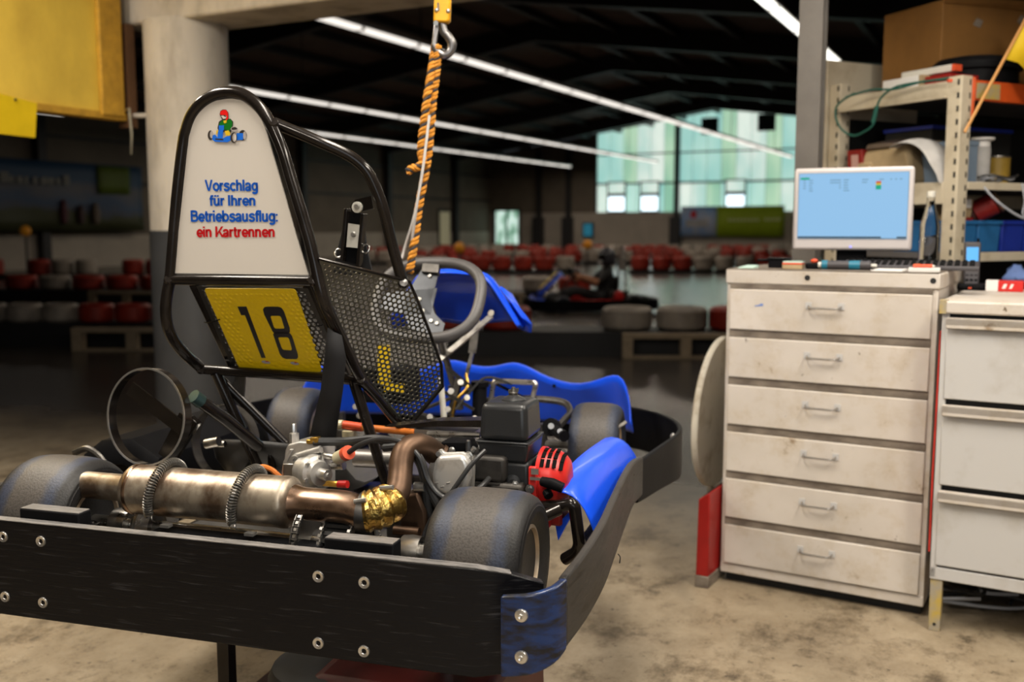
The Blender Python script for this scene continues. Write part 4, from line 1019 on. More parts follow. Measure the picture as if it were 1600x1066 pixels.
# chassis, floor tray
P('floor_tray', MB().box(-.93, -.14, .36, 1.42, .496 - KZ0, .50 - KZ0), floor_pan)
for x in (-.12, -.95):
    P('chassis_rail', MB().tube(spline([K(x, .12, .53), K(x, .4, .525), K(x - .02 * (1 if x > -.5 else -1), .9, .525), K(x - .08 * (1 if x > -.5 else -1), 1.25, .525), K(x - .12 * (1 if x > -.5 else -1), 1.5, .53)], 5), .016, 10), frame_black)
for y in (.32, .62, 1.0, 1.40):
    P('cross_member', MB().cyl(K(-.95, y, .522), K(-.12, y, .522), .015, 10), frame_black)
P('stub_axle', MB().cyl(K(-.2, 1.225, .60), K(-.04, 1.225, .60), .012, 10).cyl(K(-.20, 1.225, .54), K(-.20, 1.225, .66), .016, 10), steel_dark)
P('stub_axle', MB().cyl(K(-.86, 1.225, .60), K(-1.02, 1.225, .60), .012, 10).cyl(K(-.86, 1.225, .54), K(-.86, 1.225, .66), .016, 10), steel_dark)
P('tie_rod', MB().cyl(K(-.50, 1.30, .60), K(-.20, 1.17, .62), .007, 8), steel)
P('tie_rod', MB().cyl(K(-.54, 1.30, .60), K(-.84, 1.17, .62), .007, 8), steel)
P('wheel_nut', MB().tube(kl([(978, 660, 1.18), (966, 668, 1.16), (962, 690, 1.15)]), .006, 8), steel)
P('side_pod_tube', MB().tube(fillet([K(-.02, .40, .645), K(.055, .40, .655), K(.086, .40, .665), K(.098, .41, .56), K(.06, .43, .53)], .03), .0135, 12), frame_black)
P('side_pod_tube', MB().tube(fillet([K(-.1, .92, .53), K(.05, .92, .53), K(.07, .92, .62)], .03), .012, 10), frame_black)
P('side_pod_tube', MB().tube(fillet([K(.098, .42, .57), K(.098, .90, .57)], .03), .010, 10), frame_black)
P('bumper_hoop_tube', MB().tube(fillet(kl([(745, 628, 1.30), (830, 622, 1.32), (884, 628, 1.34), (893, 644, 1.28), (868, 672, 1.10)]), .05), .011, 10), steel_dark)
P('pedal_frame', MB().tube(fillet(kl([(764, 640, 1.28), (772, 595, 1.30), (838, 598, 1.30), (828, 640, 1.28)]), .012), .0085, 10), steel)
P('pedal_frame', MB().tube(kl([(775, 600, 1.32), (835, 630, 1.30)]), .005, 8), frame_black)
P('master_cylinder', MB().cyl(KY(750, 602, 1.25), KY(748, 662, 1.22), .022, 14).cyl(KY(750, 596, 1.25), KY(750, 604, 1.25), .028, 14), plastic_black)
P('hub_knuckle', MB().lathe([(0, -.02), (.02, -.02), (.026, -.008), (.026, .01), (0, .012)], KY(862, 668, 1.08), (-.2, -1, .3), 14).cyl(KY(866, 672, 1.07), KY(882, 682, 1.02), .016, 10), plastic_black)
P('knuckle_bolt', MB().cyl(KY(861, 666, 1.05), KY(861, 666, 1.07), .009, 8).cyl(KY(875, 674, 1.02), KY(875, 674, 1.04), .008, 8), steel)
P('brake_pipe', MB().tube(spline(kl([(705, 660, 1.2), (712, 628, 1.2), (730, 606, 1.22), (728, 585, 1.25)]), 5), .005, 8), brass)
P('brake_pipe', MB().tube(spline(kl([(712, 640, 1.15), (735, 612, 1.2), (760, 590, 1.25), (800, 600, 1.3)]), 5), .004, 8), hose_mat)
P('front_strut', MB().cyl(KY(688, 590, 1.12), KY(694, 655, 1.10), .009, 10), off_white)
for k in range(14):
    x_, y_ = ((660, 664), (672, 652), (700, 640), (716, 668), (730, 622), (705, 612), (742, 655), (690, 672), (652, 676), (556, 636), (562, 650), (574, 655), (630, 672), (720, 598))[k]
    P('linkage_bolt', MB().lathe([(0, -.005), (.007, -.005), (.009, 0), (.009, .006)], KY(x_, y_, 1.0 + .02 * (k % 5)), (.2, -1, .4), 8), zinc if k % 2 else steel)
P('pedal_linkage', MB().bar(KY(700, 576, 1.2), KY(752, 618, 1.25), .018, .012).bar(KY(690, 610, 1.15), KY(740, 640, 1.2), .014, .010).bar(KY(655, 650, 1.1), KY(700, 668, 1.1), .03, .02).bar(KY(718, 590, 1.25), KY(704, 650, 1.2), .02, .012), cast_dark)
P('pedal_linkage', MB().bar(KY(660, 640, 1.15), KY(760, 600, 1.3), .012, .008).bar(KY(700, 605, 1.28), KY(790, 596, 1.34), .010, .008), steel_dark)
P('yellow_tag', MB().obox(KY(600, 570, .95), (.018, 0, 0), (0, .002, 0), (0, 0, .055)).obox(KY(616, 606, .95), (.03, 0, 0), (0, .002, 0), (0, 0, .012)), yellow_board)
P('battery_case', MB().obox(KY(612, 600, 1.02), (.07, 0, 0), (0, .05, 0), (0, 0, .05)), plastic_black, bevel=.006)

# steering wheel and column
sc = K(-.508, 1.09, 1.032); sX = V((1, 0, 0)); sY = V((0, .58, .815)); sN = V((0, -.815, .58))
pts = []
for k in range(56):
    t = 2 * PI * k / 56; c_, s2 = math.cos(t), math.sin(t)
    e_ = 2 / 2.7
    x_ = math.copysign(abs(c_) ** e_, c_) * .158; y_ = math.copysign(abs(s2) ** e_, s2) * .128
    pts.append(sc + sX * x_ + sY * y_)
sw = P('steering_wheel', MB().tube(pts, .0165, 12, closed=True), wheel_grip)
SP = lambda px, py, o=0: KPL(px, py, sc, sN) + sN * o
P('spoke_plate', MB().prism([SP(*p) for p in ((660, 419), (686, 421), (681, 444), (673, 470), (679, 490), (695, 506), (690, 522), (668, 526), (640, 512), (628, 480), (640, 452))], sN * -.004), spoke_grey, sw)
P('spoke_plate', MB().prism([2 * sc - p for p in []] or [sc + sX * a + sY * b_ for a, b_ in ((-.15, .02), (-.15, -.03), (-.06, -.05), (.02, -.05), (.02, .04), (-.06, .03))], sN * -.004), spoke_grey, sw)
P('grip_clip', MB().prism([SP(*p, .012) for p in ((662, 414), (688, 416), (686, 430), (660, 428))], sN * -.02), steel_dark, sw, bevel=.002)
for p in ((655, 468), (660, 486), (672, 432), (674, 502), (683, 506)):
    P('spoke_bolt', MB().lathe([(0, -.005), (.005, -.005), (.007, 0)], SP(*p), -sN, 12), off_white if p[0] < 662 else steel, sw)
P('steering_column', MB().cyl(sc - sN * .01, K(-.52, 1.40, .66), .011, 12), steel_dark)

# front fairing, its brackets, and the front spoiler
rows = [[], [], [], [], []]
for i in range(21):
    t = -1 + i / 10; a = abs(t); x = -.520 + .215 * t
    top = 1.118 - .045 * a ** 2 - .13 * max(0, a - .55) / .45
    yb_ = 1.30 + .04 * a ** 2; yf = 1.46 - .03 * a ** 2
    bot = .915 + .03 * a - (.0 if a < .8 else .02 * (a - .8) / .2)
    bot = min(bot, top - .018)
    rows[0].append(K(x, yb_, top - .018)); rows[1].append(K(x, yb_ + .03, top)); rows[2].append(K(x, yf - .05, top - .022)); rows[3].append(K(x, yf, top * .6 + bot * .4)); rows[4].append(K(x, yf + .02, bot))
P('front_fairing', MB().grid(rows), blue, sub=1, solid=.006)
for sgn_ in (1, -1):
    wx = lambda x: -.52 + sgn_ * x
    P('fairing_wing', MB().grid([[K(wx(.150), 1.36, 1.058), K(wx(.17), 1.42, 1.03), K(wx(.165), 1.44, .95)], [K(wx(.19), 1.36, 1.005), K(wx(.20), 1.41, .985), K(wx(.19), 1.42, .925)], [K(wx(.215), 1.37, .965), K(wx(.225), 1.41, .955), K(wx(.21), 1.42, .915)], [K(wx(.238), 1.38, .945), K(wx(.240), 1.40, .94), K(wx(.238), 1.40, .912)]]), blue, solid=.006)
P('fairing_bolt', MB().lathe([(0, -.006), (.007, -.006), (.011, 0), (.011, .004)], KY(768, 490, 1.33), (-.3, -1, .4), 12), steel)
P('fairing_bracket', MB().bar(KY(688, 562, 1.22), KY(768, 494, 1.33), .020, .006, up=(0, -.6, .8)), steel)
P('fairing_bracket', MB().bar(KY(744, 500, 1.36), KY(738, 552, 1.34), .026, .005, up=(0, -1, 0)).bar(KY(738, 552, 1.34), KY(728, 590, 1.32), .012, .005, up=(0, -1, 0)), steel)
half = [(.036, 1.37, .655, .600), (.030, 1.40, .70, .595), (.012, 1.44, .755, .59), (-.020, 1.48, .783, .585), (-.065, 1.515, .768, .58), (-.13, 1.555, .737, .575), (-.20, 1.60, .722, .57), (-.29, 1.63, .737, .565), (-.35, 1.65, .762, .565), (-.405, 1.66, .782, .565), (-.445, 1.665, .776, .565), (-.49, 1.668, .762, .565), (-.53, 1.67, .758, .565)]
full = half + [(-1.06 - a, b_, c_, d_) for a, b_, c_, d_ in half[-2::-1]]
rows = [[K(x, y + .05, z1 - .03) for x, y, z1, z0 in full], [K(x, y + .022, z1 - .003) for x, y, z1, z0 in full], [K(x, y, z1) for x, y, z1, z0 in full], [K(x, y - .004, z1 - .018) for x, y, z1, z0 in full], [K(x, y + .03, (z1 + z0) / 2) for x, y, z1, z0 in full], [K(x, y + .06, z0) for x, y, z1, z0 in full]]
P('front_spoiler', MB().grid(rows), blue, sub=1, solid=.005)
P('spoiler_bolt', MB().lathe([(0, -.003), (.006, -.003), (.006, .003)], KY(866, 603, 1.62), (0, 1, 0), 10), plastic_black)
# right side pod, a saddle arching over its tubes
rows = []
for y_, zt_, k_ in ((.415, .685, 0), (.44, .694, .4), (.50, .702, .8), (.60, .708, 1), (.72, .706, 1), (.84, .698, 1), (.95, .690, 1), (1.02, .684, .8), (1.05, .660, .3)):
    rows.append([K(.018 + .006 * k_, y_ + .02, zt_ - .040), K(.024, y_ + .008, zt_ - .012), K(.048, y_, zt_), K(.082, y_, zt_ - .008), K(.108, y_, zt_ - .035), K(.128, y_ + .004, zt_ - .085), K(.142, y_ + .012, .545)])
P('side_pod', MB().grid(rows), blue, sub=1, solid=.006)
P('pod_tail', MB().prism([KY(868, 822, .44), KY(890, 800, .44), KY(893, 806, .44), KY(872, 845, .44)], (0, .02, 0)), blue)

# engine
E1 = .33
P('valve_cover', MB().prism([KY(x, y, E1) for x, y in ((684, 713), (718, 711), (727, 715), (732, 726), (733, 748), (729, 764), (718, 774), (696, 775), (682, 770), (675, 758), (674, 742), (678, 722))], (0, .028, 0)), alu_cover, bevel=.010, seg=4)
fl = P('cover_flange', MB().prism([KY(x, y, E1 + .030) for x, y in ((680, 703), (688, 702), (694, 708), (722, 707), (738, 714), (741, 730), (739, 770), (728, 782), (690, 782), (684, 792), (673, 794), (667, 784), (670, 760), (668, 735), (674, 715))], (0, .012, 0)), alu, bevel=.003)
for x_, y_ in ((686, 709), (677, 786), (734, 776), (732, 712)):
    P('cover_bolt', MB().lathe([(0, -.006), (.006, -.006), (.006, 0), (.009, .001), (.009, .004)], KY(x_, y_, E1 + .026), (0, 1, 0), 6), zinc, fl)
mb = MB()
for k in range(5): mb.obox(KY(682 + k * 9, 755 + (k % 2) * 6, E1 - .001), (.004, 0, .001), (0, .0012, 0), (0, 0, .0016))
P('cover_relief', mb, alu, bevel=.0006)
blk = P('engine_block', MB().box(-.235, -.02, .375, .56, .52 - KZ0, .70 - KZ0).box(-.20, -.06, .38, .50, .70 - KZ0, .755 - KZ0), cast_dark, bevel=.008)
f0 = None
for k in range(7):
    if f0 is None: f0 = P('cooling_fin', MB().box(-.245, -.07, .374, .48, 0, .0035), steel_dark, blk); f0.location = (0, 0, .60 - KZ0)
    else: child(f0, blk, (0, 0, .60 - KZ0 + k * .016))
P('cylinder_shroud', MB().prism([KY(x, y, .40) for x, y in ((690, 690), (730, 690), (737, 706), (690, 708), (684, 704))], (0, .05, 0)), plastic_black, bevel=.004)
P('shroud_bolt', MB().lathe([(0, -.005), (.006, -.005), (.008, 0)], KY(706, 704, .395), (0, 1, 0), 10), zinc)
P('crankcase', MB().prism([KY(x, y, .30) for x, y in ((628, 775), (652, 770), (664, 800), (668, 840), (655, 870), (632, 862), (622, 820))], (0, .12, 0)), brown_pipe, bevel=.006)
P('crankcase_lip', MB().cyl(KY(616, 828, .29), KY(655, 832, .29), .010, 12), brown_pipe)
P('engine_mount', MB().box(-.26, -.02, .30, .60, .505 - KZ0, .522 - KZ0), cast_dark)
# fuel tank / airbox
bx0, bx1, by0, by1 = -.128, -.018, .40, .525
tz = [.740, .785, .866]
tk = P('airbox_lid', MB().hexa([K(bx0 + .002, by0, tz[1]), K(bx1 + .002, by0, tz[1]), K(bx1 + .002, by1, tz[1]), K(bx0 + .002, by1, tz[1]), K(bx0 + .006, by0 + .006, tz[2]), K(bx1 - .002, by0 + .006, tz[2]), K(bx1 - .002, by1 - .004, tz[2]), K(bx0 + .006, by1 - .004, tz[2])]), tank_black, bevel=.014, seg=4)
P('airbox_base', MB().hexa([K(bx0 + .004, by0 + .004, tz[0]), K(bx1 - .001, by0 + .004, tz[0]), K(bx1 - .001, by1 - .002, tz[0]), K(bx0 + .004, by1 - .002, tz[0]), K(bx0 - .001, by0 - .002, tz[1] - .002), K(bx1 + .004, by0 - .002, tz[1] - .002), K(bx1 + .004, by1 + .002, tz[1] - .002), K(bx0 - .001, by1 + .002, tz[1] - .002)]), tank_black, bevel=.006, seg=3)
P('seam_lip', MB().box(bx0 - .002, bx1 + .005, by0 - .004, by1 + .003, tz[1] - .004 - KZ0, tz[1] + .0005 - KZ0), tank_black, tk, bevel=.0015)
P('lid_cap', MB().lathe([(0, .012), (.010, .011), (.020, .006), (.026, .002), (.028, -.004)], K((bx0 + bx1) / 2 + .008, (by0 + by1) / 2, tz[2]), (0, 0, 1), 24), tank_black, tk)
P('wing_nut', MB().lathe([(0, .020), (.004, .020), (.007, .010), (.010, .008), (.010, 0)], K((bx0 + bx1) / 2 + .008, (by0 + by1) / 2, tz[2] + .008), (0, 0, 1), 12).obox(K((bx0 + bx1) / 2 + .008, (by0 + by1) / 2, tz[2] + .020), (.011, .002, .002), (-.0006, .003, 0), (0, 0, .004)), steel_dark, tk)
P('intake_neck', MB().box(bx0 + .024, bx1 + .004, by0 + .004, by1 - .01, .655 - KZ0, .741 - KZ0), tank_black, bevel=.008, seg=3)
P('intake_boss', MB().lathe([(.013, .0), (.016, .012), (.022, .03)], KY(802, 758, .39), (-.25, 1, .1), 18), tank_black)
P('boss_nut', MB().lathe([(0, -.010), (.005, -.010), (.005, -.003), (.008, -.003), (.008, .002)], KY(805, 757, .389), (-.25, 1, .1), 6), zinc)
P('boss_nut', MB().lathe([(0, -.010), (.006, -.010), (.006, -.003), (.010, -.003), (.010, .002)], KY(828, 764, .40), (-.25, 1, .1), 8), steel)
P('lead_tag', MB().obox(KY(774, 738, .40), (.003, 0, 0), (0, .002, 0), (0, 0, .005)), print_yellow)
P('top_plate', MB().prism([KY(x, y, .47) for x, y in ((600, 667), (632, 664), (682, 658), (752, 657), (752, 668), (684, 667), (640, 668))], (0, .05, 0)), frame_black)
P('plate_rod', MB().tube(kl([(655, 690, .45), (752, 690, .45)]), .004, 8).tube(kl([(668, 678, .47), (750, 680, .47)]), .006, 8), steel)
P('tank_foot', MB().obox(KY(700, 675, .50), (.07, 0, 0), (0, .03, 0), (0, 0, .008)), floor_pan)
P('carburettor', MB().cyl(KY(735, 730, .42), KY(770, 738, .42), .016, 14).obox(KY(755, 722, .43), (.03, 0, 0), (0, .02, 0), (0, 0, .02)), steel_dark)
P('carb_screw', MB().cyl(KY(732, 688, .40), KY(731, 702, .40), .004, 8).cyl(KY(738, 705, .40), KY(742, 700, .40), .006, 8), zinc)
P('spark_lead', MB().tube(spline(kl([(732, 690, .40), (732, 715, .395), (737, 735, .39)]), 4), .006, 8), hose_mat)
P('governor_link', MB().bar(KY(760, 748, .39), KY(788, 755, .39), .008, .003).bar(KY(756, 765, .39), KY(784, 766, .39), .012, .004).bar(KY(780, 700, .41), KY(762, 745, .41), .006, .003), steel)
# recoil starter
rcx, rcy, rcz, rr = .002, .47, .697, .063
rs = P('recoil_cover', MB().lathe([(0, .060), (.026, .060), (.042, .056), (.053, .046), (.060, .034), (rr, .024), (rr, -.006), (.050, -.006)], K(rcx, rcy, rcz), (1, 0, 0), 36), red_plastic, sharp=50)
mb = MB()
for i in range(4):
    for j in range(3):
        a = R(96 + j * 21); d = V((0, math.cos(a), math.sin(a))); x = .008 + i * .0135; rr2 = rr if i < 2 else (.0622 if i == 2 else .0535)
        mb.obox(K(rcx + x, rcy, rcz) + d * rr2, (.0042, 0, 0), d * .0012, V((0, -d.z, d.y)) * .0095)
P('cooling_slots', mb, mat('slot_black', (.004, .004, .004), .8, spec=.1), rs)
P('recoil_rib', MB().lathe([(rr + .004, -.004), (rr + .004, .004), (rr - .002, .004), (rr - .002, -.004)], K(rcx, rcy, rcz), (1, 0, 0), 36, closed=True), red_plastic, rs)
P('recoil_bracket', MB().box(-.014, .004, .40, .412, .60 - KZ0, .735 - KZ0).box(.004, .03, .40, .43, .60 - KZ0, .655 - KZ0), red_plastic, bevel=.003)
P('recoil_housing', MB().box(.004, .052, .43, .50, .60 - KZ0, .665 - KZ0), red_dark, bevel=.006)
P('recoil_clip', MB().obox(KY(836, 737, .395), (.008, 0, 0), (0, .003, 0), (0, 0, .006)).obox(KY(837, 748, .393), (.012, 0, 0), (0, .004, 0), (0, 0, .003)), steel)
P('starter_grip', MB().tube(kl([(846, 752, .395), (862, 756, .39), (880, 763, .39)]), [.010, .0125, .011], 12).cyl(KY(854, 768, .40), KY(858, 776, .39), .010, 10), plastic_black, bevel=.001)
P('stub_tube', MB().cyl(KY(852, 806, .36), KY(874, 796, .38), .013, 12), frame_black)

# gas regulator group
rg = P('regulator_body', MB().prism([KY(x, y, .345) for x, y in ((445, 704), (449, 695), (468, 690), (498, 692), (505, 704), (506, 760), (498, 770), (446, 770), (441, 745))], (0, .06, 0)), alu, bevel=.005, seg=3)
P('regulator_rib', MB().prism([KY(x, y, .342) for x, y in ((442, 722), (452, 702), (458, 702), (447, 726), (444, 765), (436, 765))], (0, .06, 0)), alu, rg, bevel=.002)
P('regulator_window', MB().prism([KY(x, y, .340) for x, y in ((442, 725), (460, 725), (460, 748), (441, 748))], (0, .01, 0)), steel, rg, bevel=.002)
P('regulator_stud', MB().lathe([(0, .042), (.005, .042), (.006, .040), (.006, .022), (.011, .020), (.011, -.002)], KY(460, 691, .36), (0, 0, 1), 8), zinc, rg)
P('regulator_lug', MB().lathe([(.004, -.004), (.004, -.010), (.010, -.010), (.011, 0), (.011, .012)], KY(463, 717, .335), (-.1, 1, .1), 18).cyl(KY(466, 713, .335), KY(502, 702, .335), .0085, 12), alu, rg)
dc = KY(489, 738, .325); da = V((.88, -.46, .05)).normalized()
P('diaphragm_case', MB().lathe([(0, .030), (.026, .028), (.030, .020), (.038, .016), (.040, .010), (.040, 0), (.034, -.004), (.034, -.03)], dc, da, 32), alu, rg)
P('adjuster_knob', MB().lathe([(0, .060), (.005, .060), (.006, .056), (.0115, .056), (.0125, .052), (.0125, .026)], dc, da, 24), zinc, rg)
for k in range(6):
    t = 2 * PI * k / 6 + .3; bx_, by_, bz_ = basis(da)
    P('case_screw', MB().lathe([(0, .022), (.004, .022), (.004, .014)], dc + (bx_ * math.cos(t) + by_ * math.sin(t)) * .0345, da, 8), zinc, rg)
P('brass_fitting', MB().obox(KY(493, 687, .34), (.009, 0, .001), (0, .008, 0), (0, 0, .006)).cyl(KY(480, 690, .345), KY(488, 690, .345), .006, 8), brass, rg, bevel=.001)
P('fuel_filter', MB().cyl(KY(528, 716, .33), KY(541, 709, .31), .0145, 18), cream_fuel)
P('filter_cap', MB().cyl(KY(540, 709.5, .311), KY(545, 707, .303), .0155, 18), orange_red)
P('gas_valve', MB().cyl(KY(495, 754, .33), KY(530, 757, .325), .007, 10), brass)
P('valve_cap', MB().cyl(KY(529, 757, .325), KY(543, 757, .322), .0085, 14), red_plastic)
P('fitting', MB().cyl(KY(505, 712, .34), KY(528, 716, .335), .007, 10).cyl(KY(520, 728, .34), KY(538, 728, .335), .009, 10), steel)
P('orange_hose', MB().tube(spline(kl([(400, 742, .34), (408, 730, .34), (424, 734, .34), (440, 748, .34)]), 5), .006, 8), orange)
P('orange_rod', MB().cyl(KY(537, 664, .60), KY(566, 668, .60), .0105, 14), orange_red)
P('orange_rod', MB().cyl(KY(566, 668, .60), KY(648, 676, .60), .0085, 14), orange)
P('fuel_pot', MB().lathe([(0, -.02), (.016, -.02), (.018, .0), (.018, .012), (0, .014)], KY(546, 680, .60), (0, 0, 1), 16).cyl(KY(522, 664, .6), KY(536, 664, .6), .012, 12), cream_fuel)
P('silver_canister', MB().cyl(KY(556, 716, .56), KY(640, 720, .56), .022, 18), floor_pan)
hz = [([(490, 690, .34), (540, 690, .36), (590, 686, .36), (630, 697, .35), (655, 722, .33), (665, 760, .32), (670, 800, .32), (690, 840, .33)], .0095),
      ([(545, 707, .305), (565, 694, .30), (595, 686, .30), (630, 692, .30), (655, 715, .30), (668, 750, .30), (690, 776, .30), (722, 779, .305), (750, 762, .32), (764, 748, .36)], .0058),
      ([(758, 704, .36), (735, 728, .33), (705, 770, .31), (672, 815, .30), (656, 858, .29)], .0052),
      ([(600, 700, .34), (640, 700, .33), (660, 725, .31), (672, 770, .32), (700, 815, .33)], .0085)]
for pts_, r_ in hz: P('hose', MB().tube(spline(kl(pts_), 7), r_, 10), hose_mat)
P('hose_clip', MB().cyl(KY(648, 761, .315), KY(664, 761, .315), .011, 12), zinc)
P('gearbox_shadow_plate', MB().box(-.30, -.22, .30, .55, .51 - KZ0, .63 - KZ0), cast_dark, bevel=.006)
P('coupling', MB().cyl(K(-.255, .205, .592), K(-.165, .205, .592), .020, 16), steel)

# the lift below the kart
lift = thing('kart_lift', 'dark red kart lift with black posts holding the kart above the floor', 'lift', (KM @ K(-.52, .75, 0)).to_tuple()[:2] + (0,), -KYAW)
def LL(x, y, z): return V((x + .52, y - .75, z))
MB().hexa([LL(-.62, .02, .0), LL(-.02, .02, .0), LL(-.02, .60, .0), LL(-.62, .60, 0), LL(-.40, .14, .335), LL(-.03, .14, .335), LL(-.03, .60, .335), LL(-.40, .60, .335)]).build('ram_housing', lift_red, lift, bevel=.02)
MB().lathe([(0, .03), (.10, .03), (.125, .02), (.135, 0), (.135, -.05), (.10, -.06)], LL(-.40, .24, .30), (0, 0, 1), 30).build('rubber_pad', rubber, lift)
MB().cyl(LL(-.16, .30, .33), LL(-.16, .30, .45), .04, 16).cyl(LL(-.30, .9, .30), LL(-.30, .9, .45), .04, 16).build('ram', steel, lift)
MB().box(.0, .42, -.35, .20, .445, .49).build('top_frame', lift_red, lift, bevel=.006)
MB().box(-.3, .3, -.40, .30, .0, .05).build('base_frame', lift_red, lift, bevel=.006)
for x_, y_ in ((-.716, .33), (-.30, 1.1), (-.716, 1.1)):
    MB().box(x_ + .52 - .016, x_ + .52 + .016, y_ - .75 - .016, y_ - .75 + .016, 0, .493).build('post', frame_black, lift, bevel=.003)

# ------------------------------------------------------------------ hoist, rope
RY_ = 2.86
hk = thing('hoist_hook', 'yellow hoist block with a steel safety hook hanging above the kart', 'hook', WY(690, 35, RY_))
o_ = WY(690, 35, RY_)
def h3(px, py, Y=RY_): return WY(px, py, Y) - o_
MB().prism([h3(677, 34, RY_ - .02), h3(678, 0, RY_ - .02), h3(680, -40, RY_ - .02), h3(702, -40, RY_ - .02), h3(704, 0, RY_ - .02), h3(703, 30, RY_ - .02), h3(699, 35, RY_ - .02)], (0, .04, 0)).build('block', hook_yellow, hk, bevel=.006, seg=3)
for px, py in ((700, 17), (682, 16)):
    MB().lathe([(0, -.004), (.004, -.003), (.006, 0), (.006, .004)], h3(px, py, RY_ - .021), (0, 1, 0), 12).build('block_screw', steel, hk)
MB().prism([h3(683, 4, RY_ - .0215), h3(686, 4, RY_ - .0215), h3(687, 17, RY_ - .0215), h3(683, 15, RY_ - .0215)], (0, .001, 0)).build('worn_mark', grime, hk)
MB().tube(spline([h3(690, 30), h3(693, 48), h3(701, 58), h3(706, 68), h3(704, 80), (h3(694, 86)), h3(683, 80), h3(678, 70)], 6), [.013 - .004 * abs(i / 42 - .4) for i in range(43)], 12).build('hook', mat('hook_steel', (.26, .25, .25), .34, .9, .3, 30), hk, sharp=60)
MB().bar(h3(683, 36), h3(678, 72), .015, .010, up=(0, 1, 0)).build('safety_latch', MATS['hook_steel'], hk, bevel=.003)
MB().cyl(h3(681, 36, RY_ - .02), h3(681, 36, RY_ + .02), .007, 10).build('latch_pin', steel, hk)
MB().cyl(h3(690, -40), V((h3(690, -40).x, h3(690, -40).y, 3.0 - o_.z)), .012, 10).build('hoist_chain', steel_dark, hk)

def rope_strands(path, r, turns, phase=0.0):
    n = len(path) ; S_ = []
    for s in range(3):
        pts = []
        for i, p in enumerate(path):
            t = path[min(i + 1, n - 1)] - path[max(i - 1, 0)]; x, y, a = basis(t, (0, 1, 0))
            an = phase + 2 * PI * (turns * i / n + s / 3)
            pts.append(p + (x * math.cos(an) + y * math.sin(an)) * r)
        S_.append(pts)
    return S_
ro = WY(684, 70, RY_)
rope = thing('hoist_rope', 'orange and black twisted rope looped over the hook and running down to the kart', 'rope', ro)
def rp_(pts): return [WY(x, y, Y) - ro for x, y, Y in pts]
pA = spline(rp_([(684, 72, RY_), (682, 110, RY_), (676, 160, RY_), (672, 215, RY_), (666, 262, RY_), (655, 320, RY_), (648, 375, RY_ - .01), (640, 425, RY_ - .02)]), 40)
pB = spline(rp_([(680, 72, RY_ + .01), (675, 105, RY_), (668, 150, RY_ - .02), (662, 195, RY_ - .02), (658, 235, RY_ - .02), (661, 250, RY_ - .02)]), 40)
pC = spline(rp_([(664, 252, RY_ - .02), (655, 260, RY_ - .03), (646, 263, RY_ - .03), (637, 268, RY_ - .03)]), 14)
for path, tr, ph in ((pA, 20, 0), (pB, 11, 1.0), (pC, 2, .4)):
    for k, pts in enumerate(rope_strands(path, .0066, tr, ph)):
        MB().tube(pts, .0046 if k == 0 else .0062, 6).build('strand', rope_black if k == 0 else rope_orange, rope)
crd = thing('pull_cord', 'thin pale cord running along the rope down behind the steering wheel', 'cord', WY(671, 190, RY_))
for pts in ([(671, 180, RY_ - .05), (667, 215, RY_ - .05), (661, 262, RY_ - .05), (650, 330, RY_ - .04), (641, 398, RY_)], [(660, 270, RY_ - .05), (648, 335, RY_ - .03), (633, 385, RY_), (628, 404, RY_)]):
    MB().tube(spline([WY(*p) - WY(671, 190, RY_) for p in pts], 5), .0036, 6).build('cord_run', cord_white, crd)

# ------------------------------------------------------------------ drawer cabinets
CA = R(-30.4)
c1 = thing('drawer_cabinet', 'stained cream steel cabinet with six shallow drawers, carrying the monitor', 'cabinet', (.734, 3.393, 0), CA)
W1, D1 = .668, .60
MB().box(0, .022, 0, D1, .035, 1.05).box(W1 - .022, W1, 0, D1, .035, 1.05).box(.02, W1 - .02, D1 - .02, D1, .035, 1.05).box(.02, W1 - .02, .012, D1, .035, .075).build('carcass', cab_paint, c1, bevel=.003)
MB().box(-.004, W1 + .004, -.006, D1, 1.05, 1.098).build('top', cab_paint, c1, bevel=.004)
MB().box(.0, W1, -.0065, D1 - .05, 1.0985, 1.1005).build('worn_top_mat', grime, c1)
MB().box(.01, W1 - .01, .035, D1 - .02, 0, .036).build('plinth', dark_gap, c1)
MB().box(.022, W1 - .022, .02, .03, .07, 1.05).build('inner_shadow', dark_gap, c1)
MB().box(.0, W1, -.002, .02, .036, .070).build('bottom_rail', cab_paint, c1, bevel=.003)
for x in (.27, W1 - .016): MB().lathe([(0, -.001), (.009, -.001), (.009, .004)], (x, -.006, 1.076), (0, 1, 0), 14).build('lock_hole', dark_gap, c1)
d0 = h0 = r0 = None
pit = .1642
for k in range(6):
    z = .072 + k * pit
    if d0 is None:
        d0 = MB().box(.013, W1 - .016, -.010, .012, .002, pit - .025).build('drawer', cab_paint, c1, bevel=.003); d0.location = (0, 0, z)
        h0 = MB().tube(fillet([(W1 / 2 - .056, -.010, .092), (W1 / 2 - .050, -.034, .086), (W1 / 2 + .042, -.034, .086), (W1 / 2 + .048, -.010, .092)], .012), .0036, 8).build('handle', handle_mat, d0)
        MB().box(W1 / 2 - .066, W1 / 2 - .046, -.0125, -.010, .082, .104).build('handle_plate', cab_grey, d0); MB().box(W1 / 2 + .038, W1 / 2 + .058, -.0125, -.010, .082, .104).build('handle_plate', cab_grey, d0)
        r0 = MB().box(.012, W1 - .015, -.0045, .012, pit - .024, pit + .001).build('drawer_rail', grime, c1, bevel=.002); r0.location = (0, 0, z)
    else:
        dd = child(d0, c1, (0, 0, z)); child(r0, c1, (0, 0, z))
        for g in list(d0.children): child(g, dd)
MB().prism([(.10, -.0106, .975), (.128, -.0106, .978), (.128, -.0106, .986), (.120, -.0106, .986), (.112, -.0106, .981), (.10, -.0106, .979)], (0, .0006, 0)).build('blue_sticker', cloth_blue, c1)
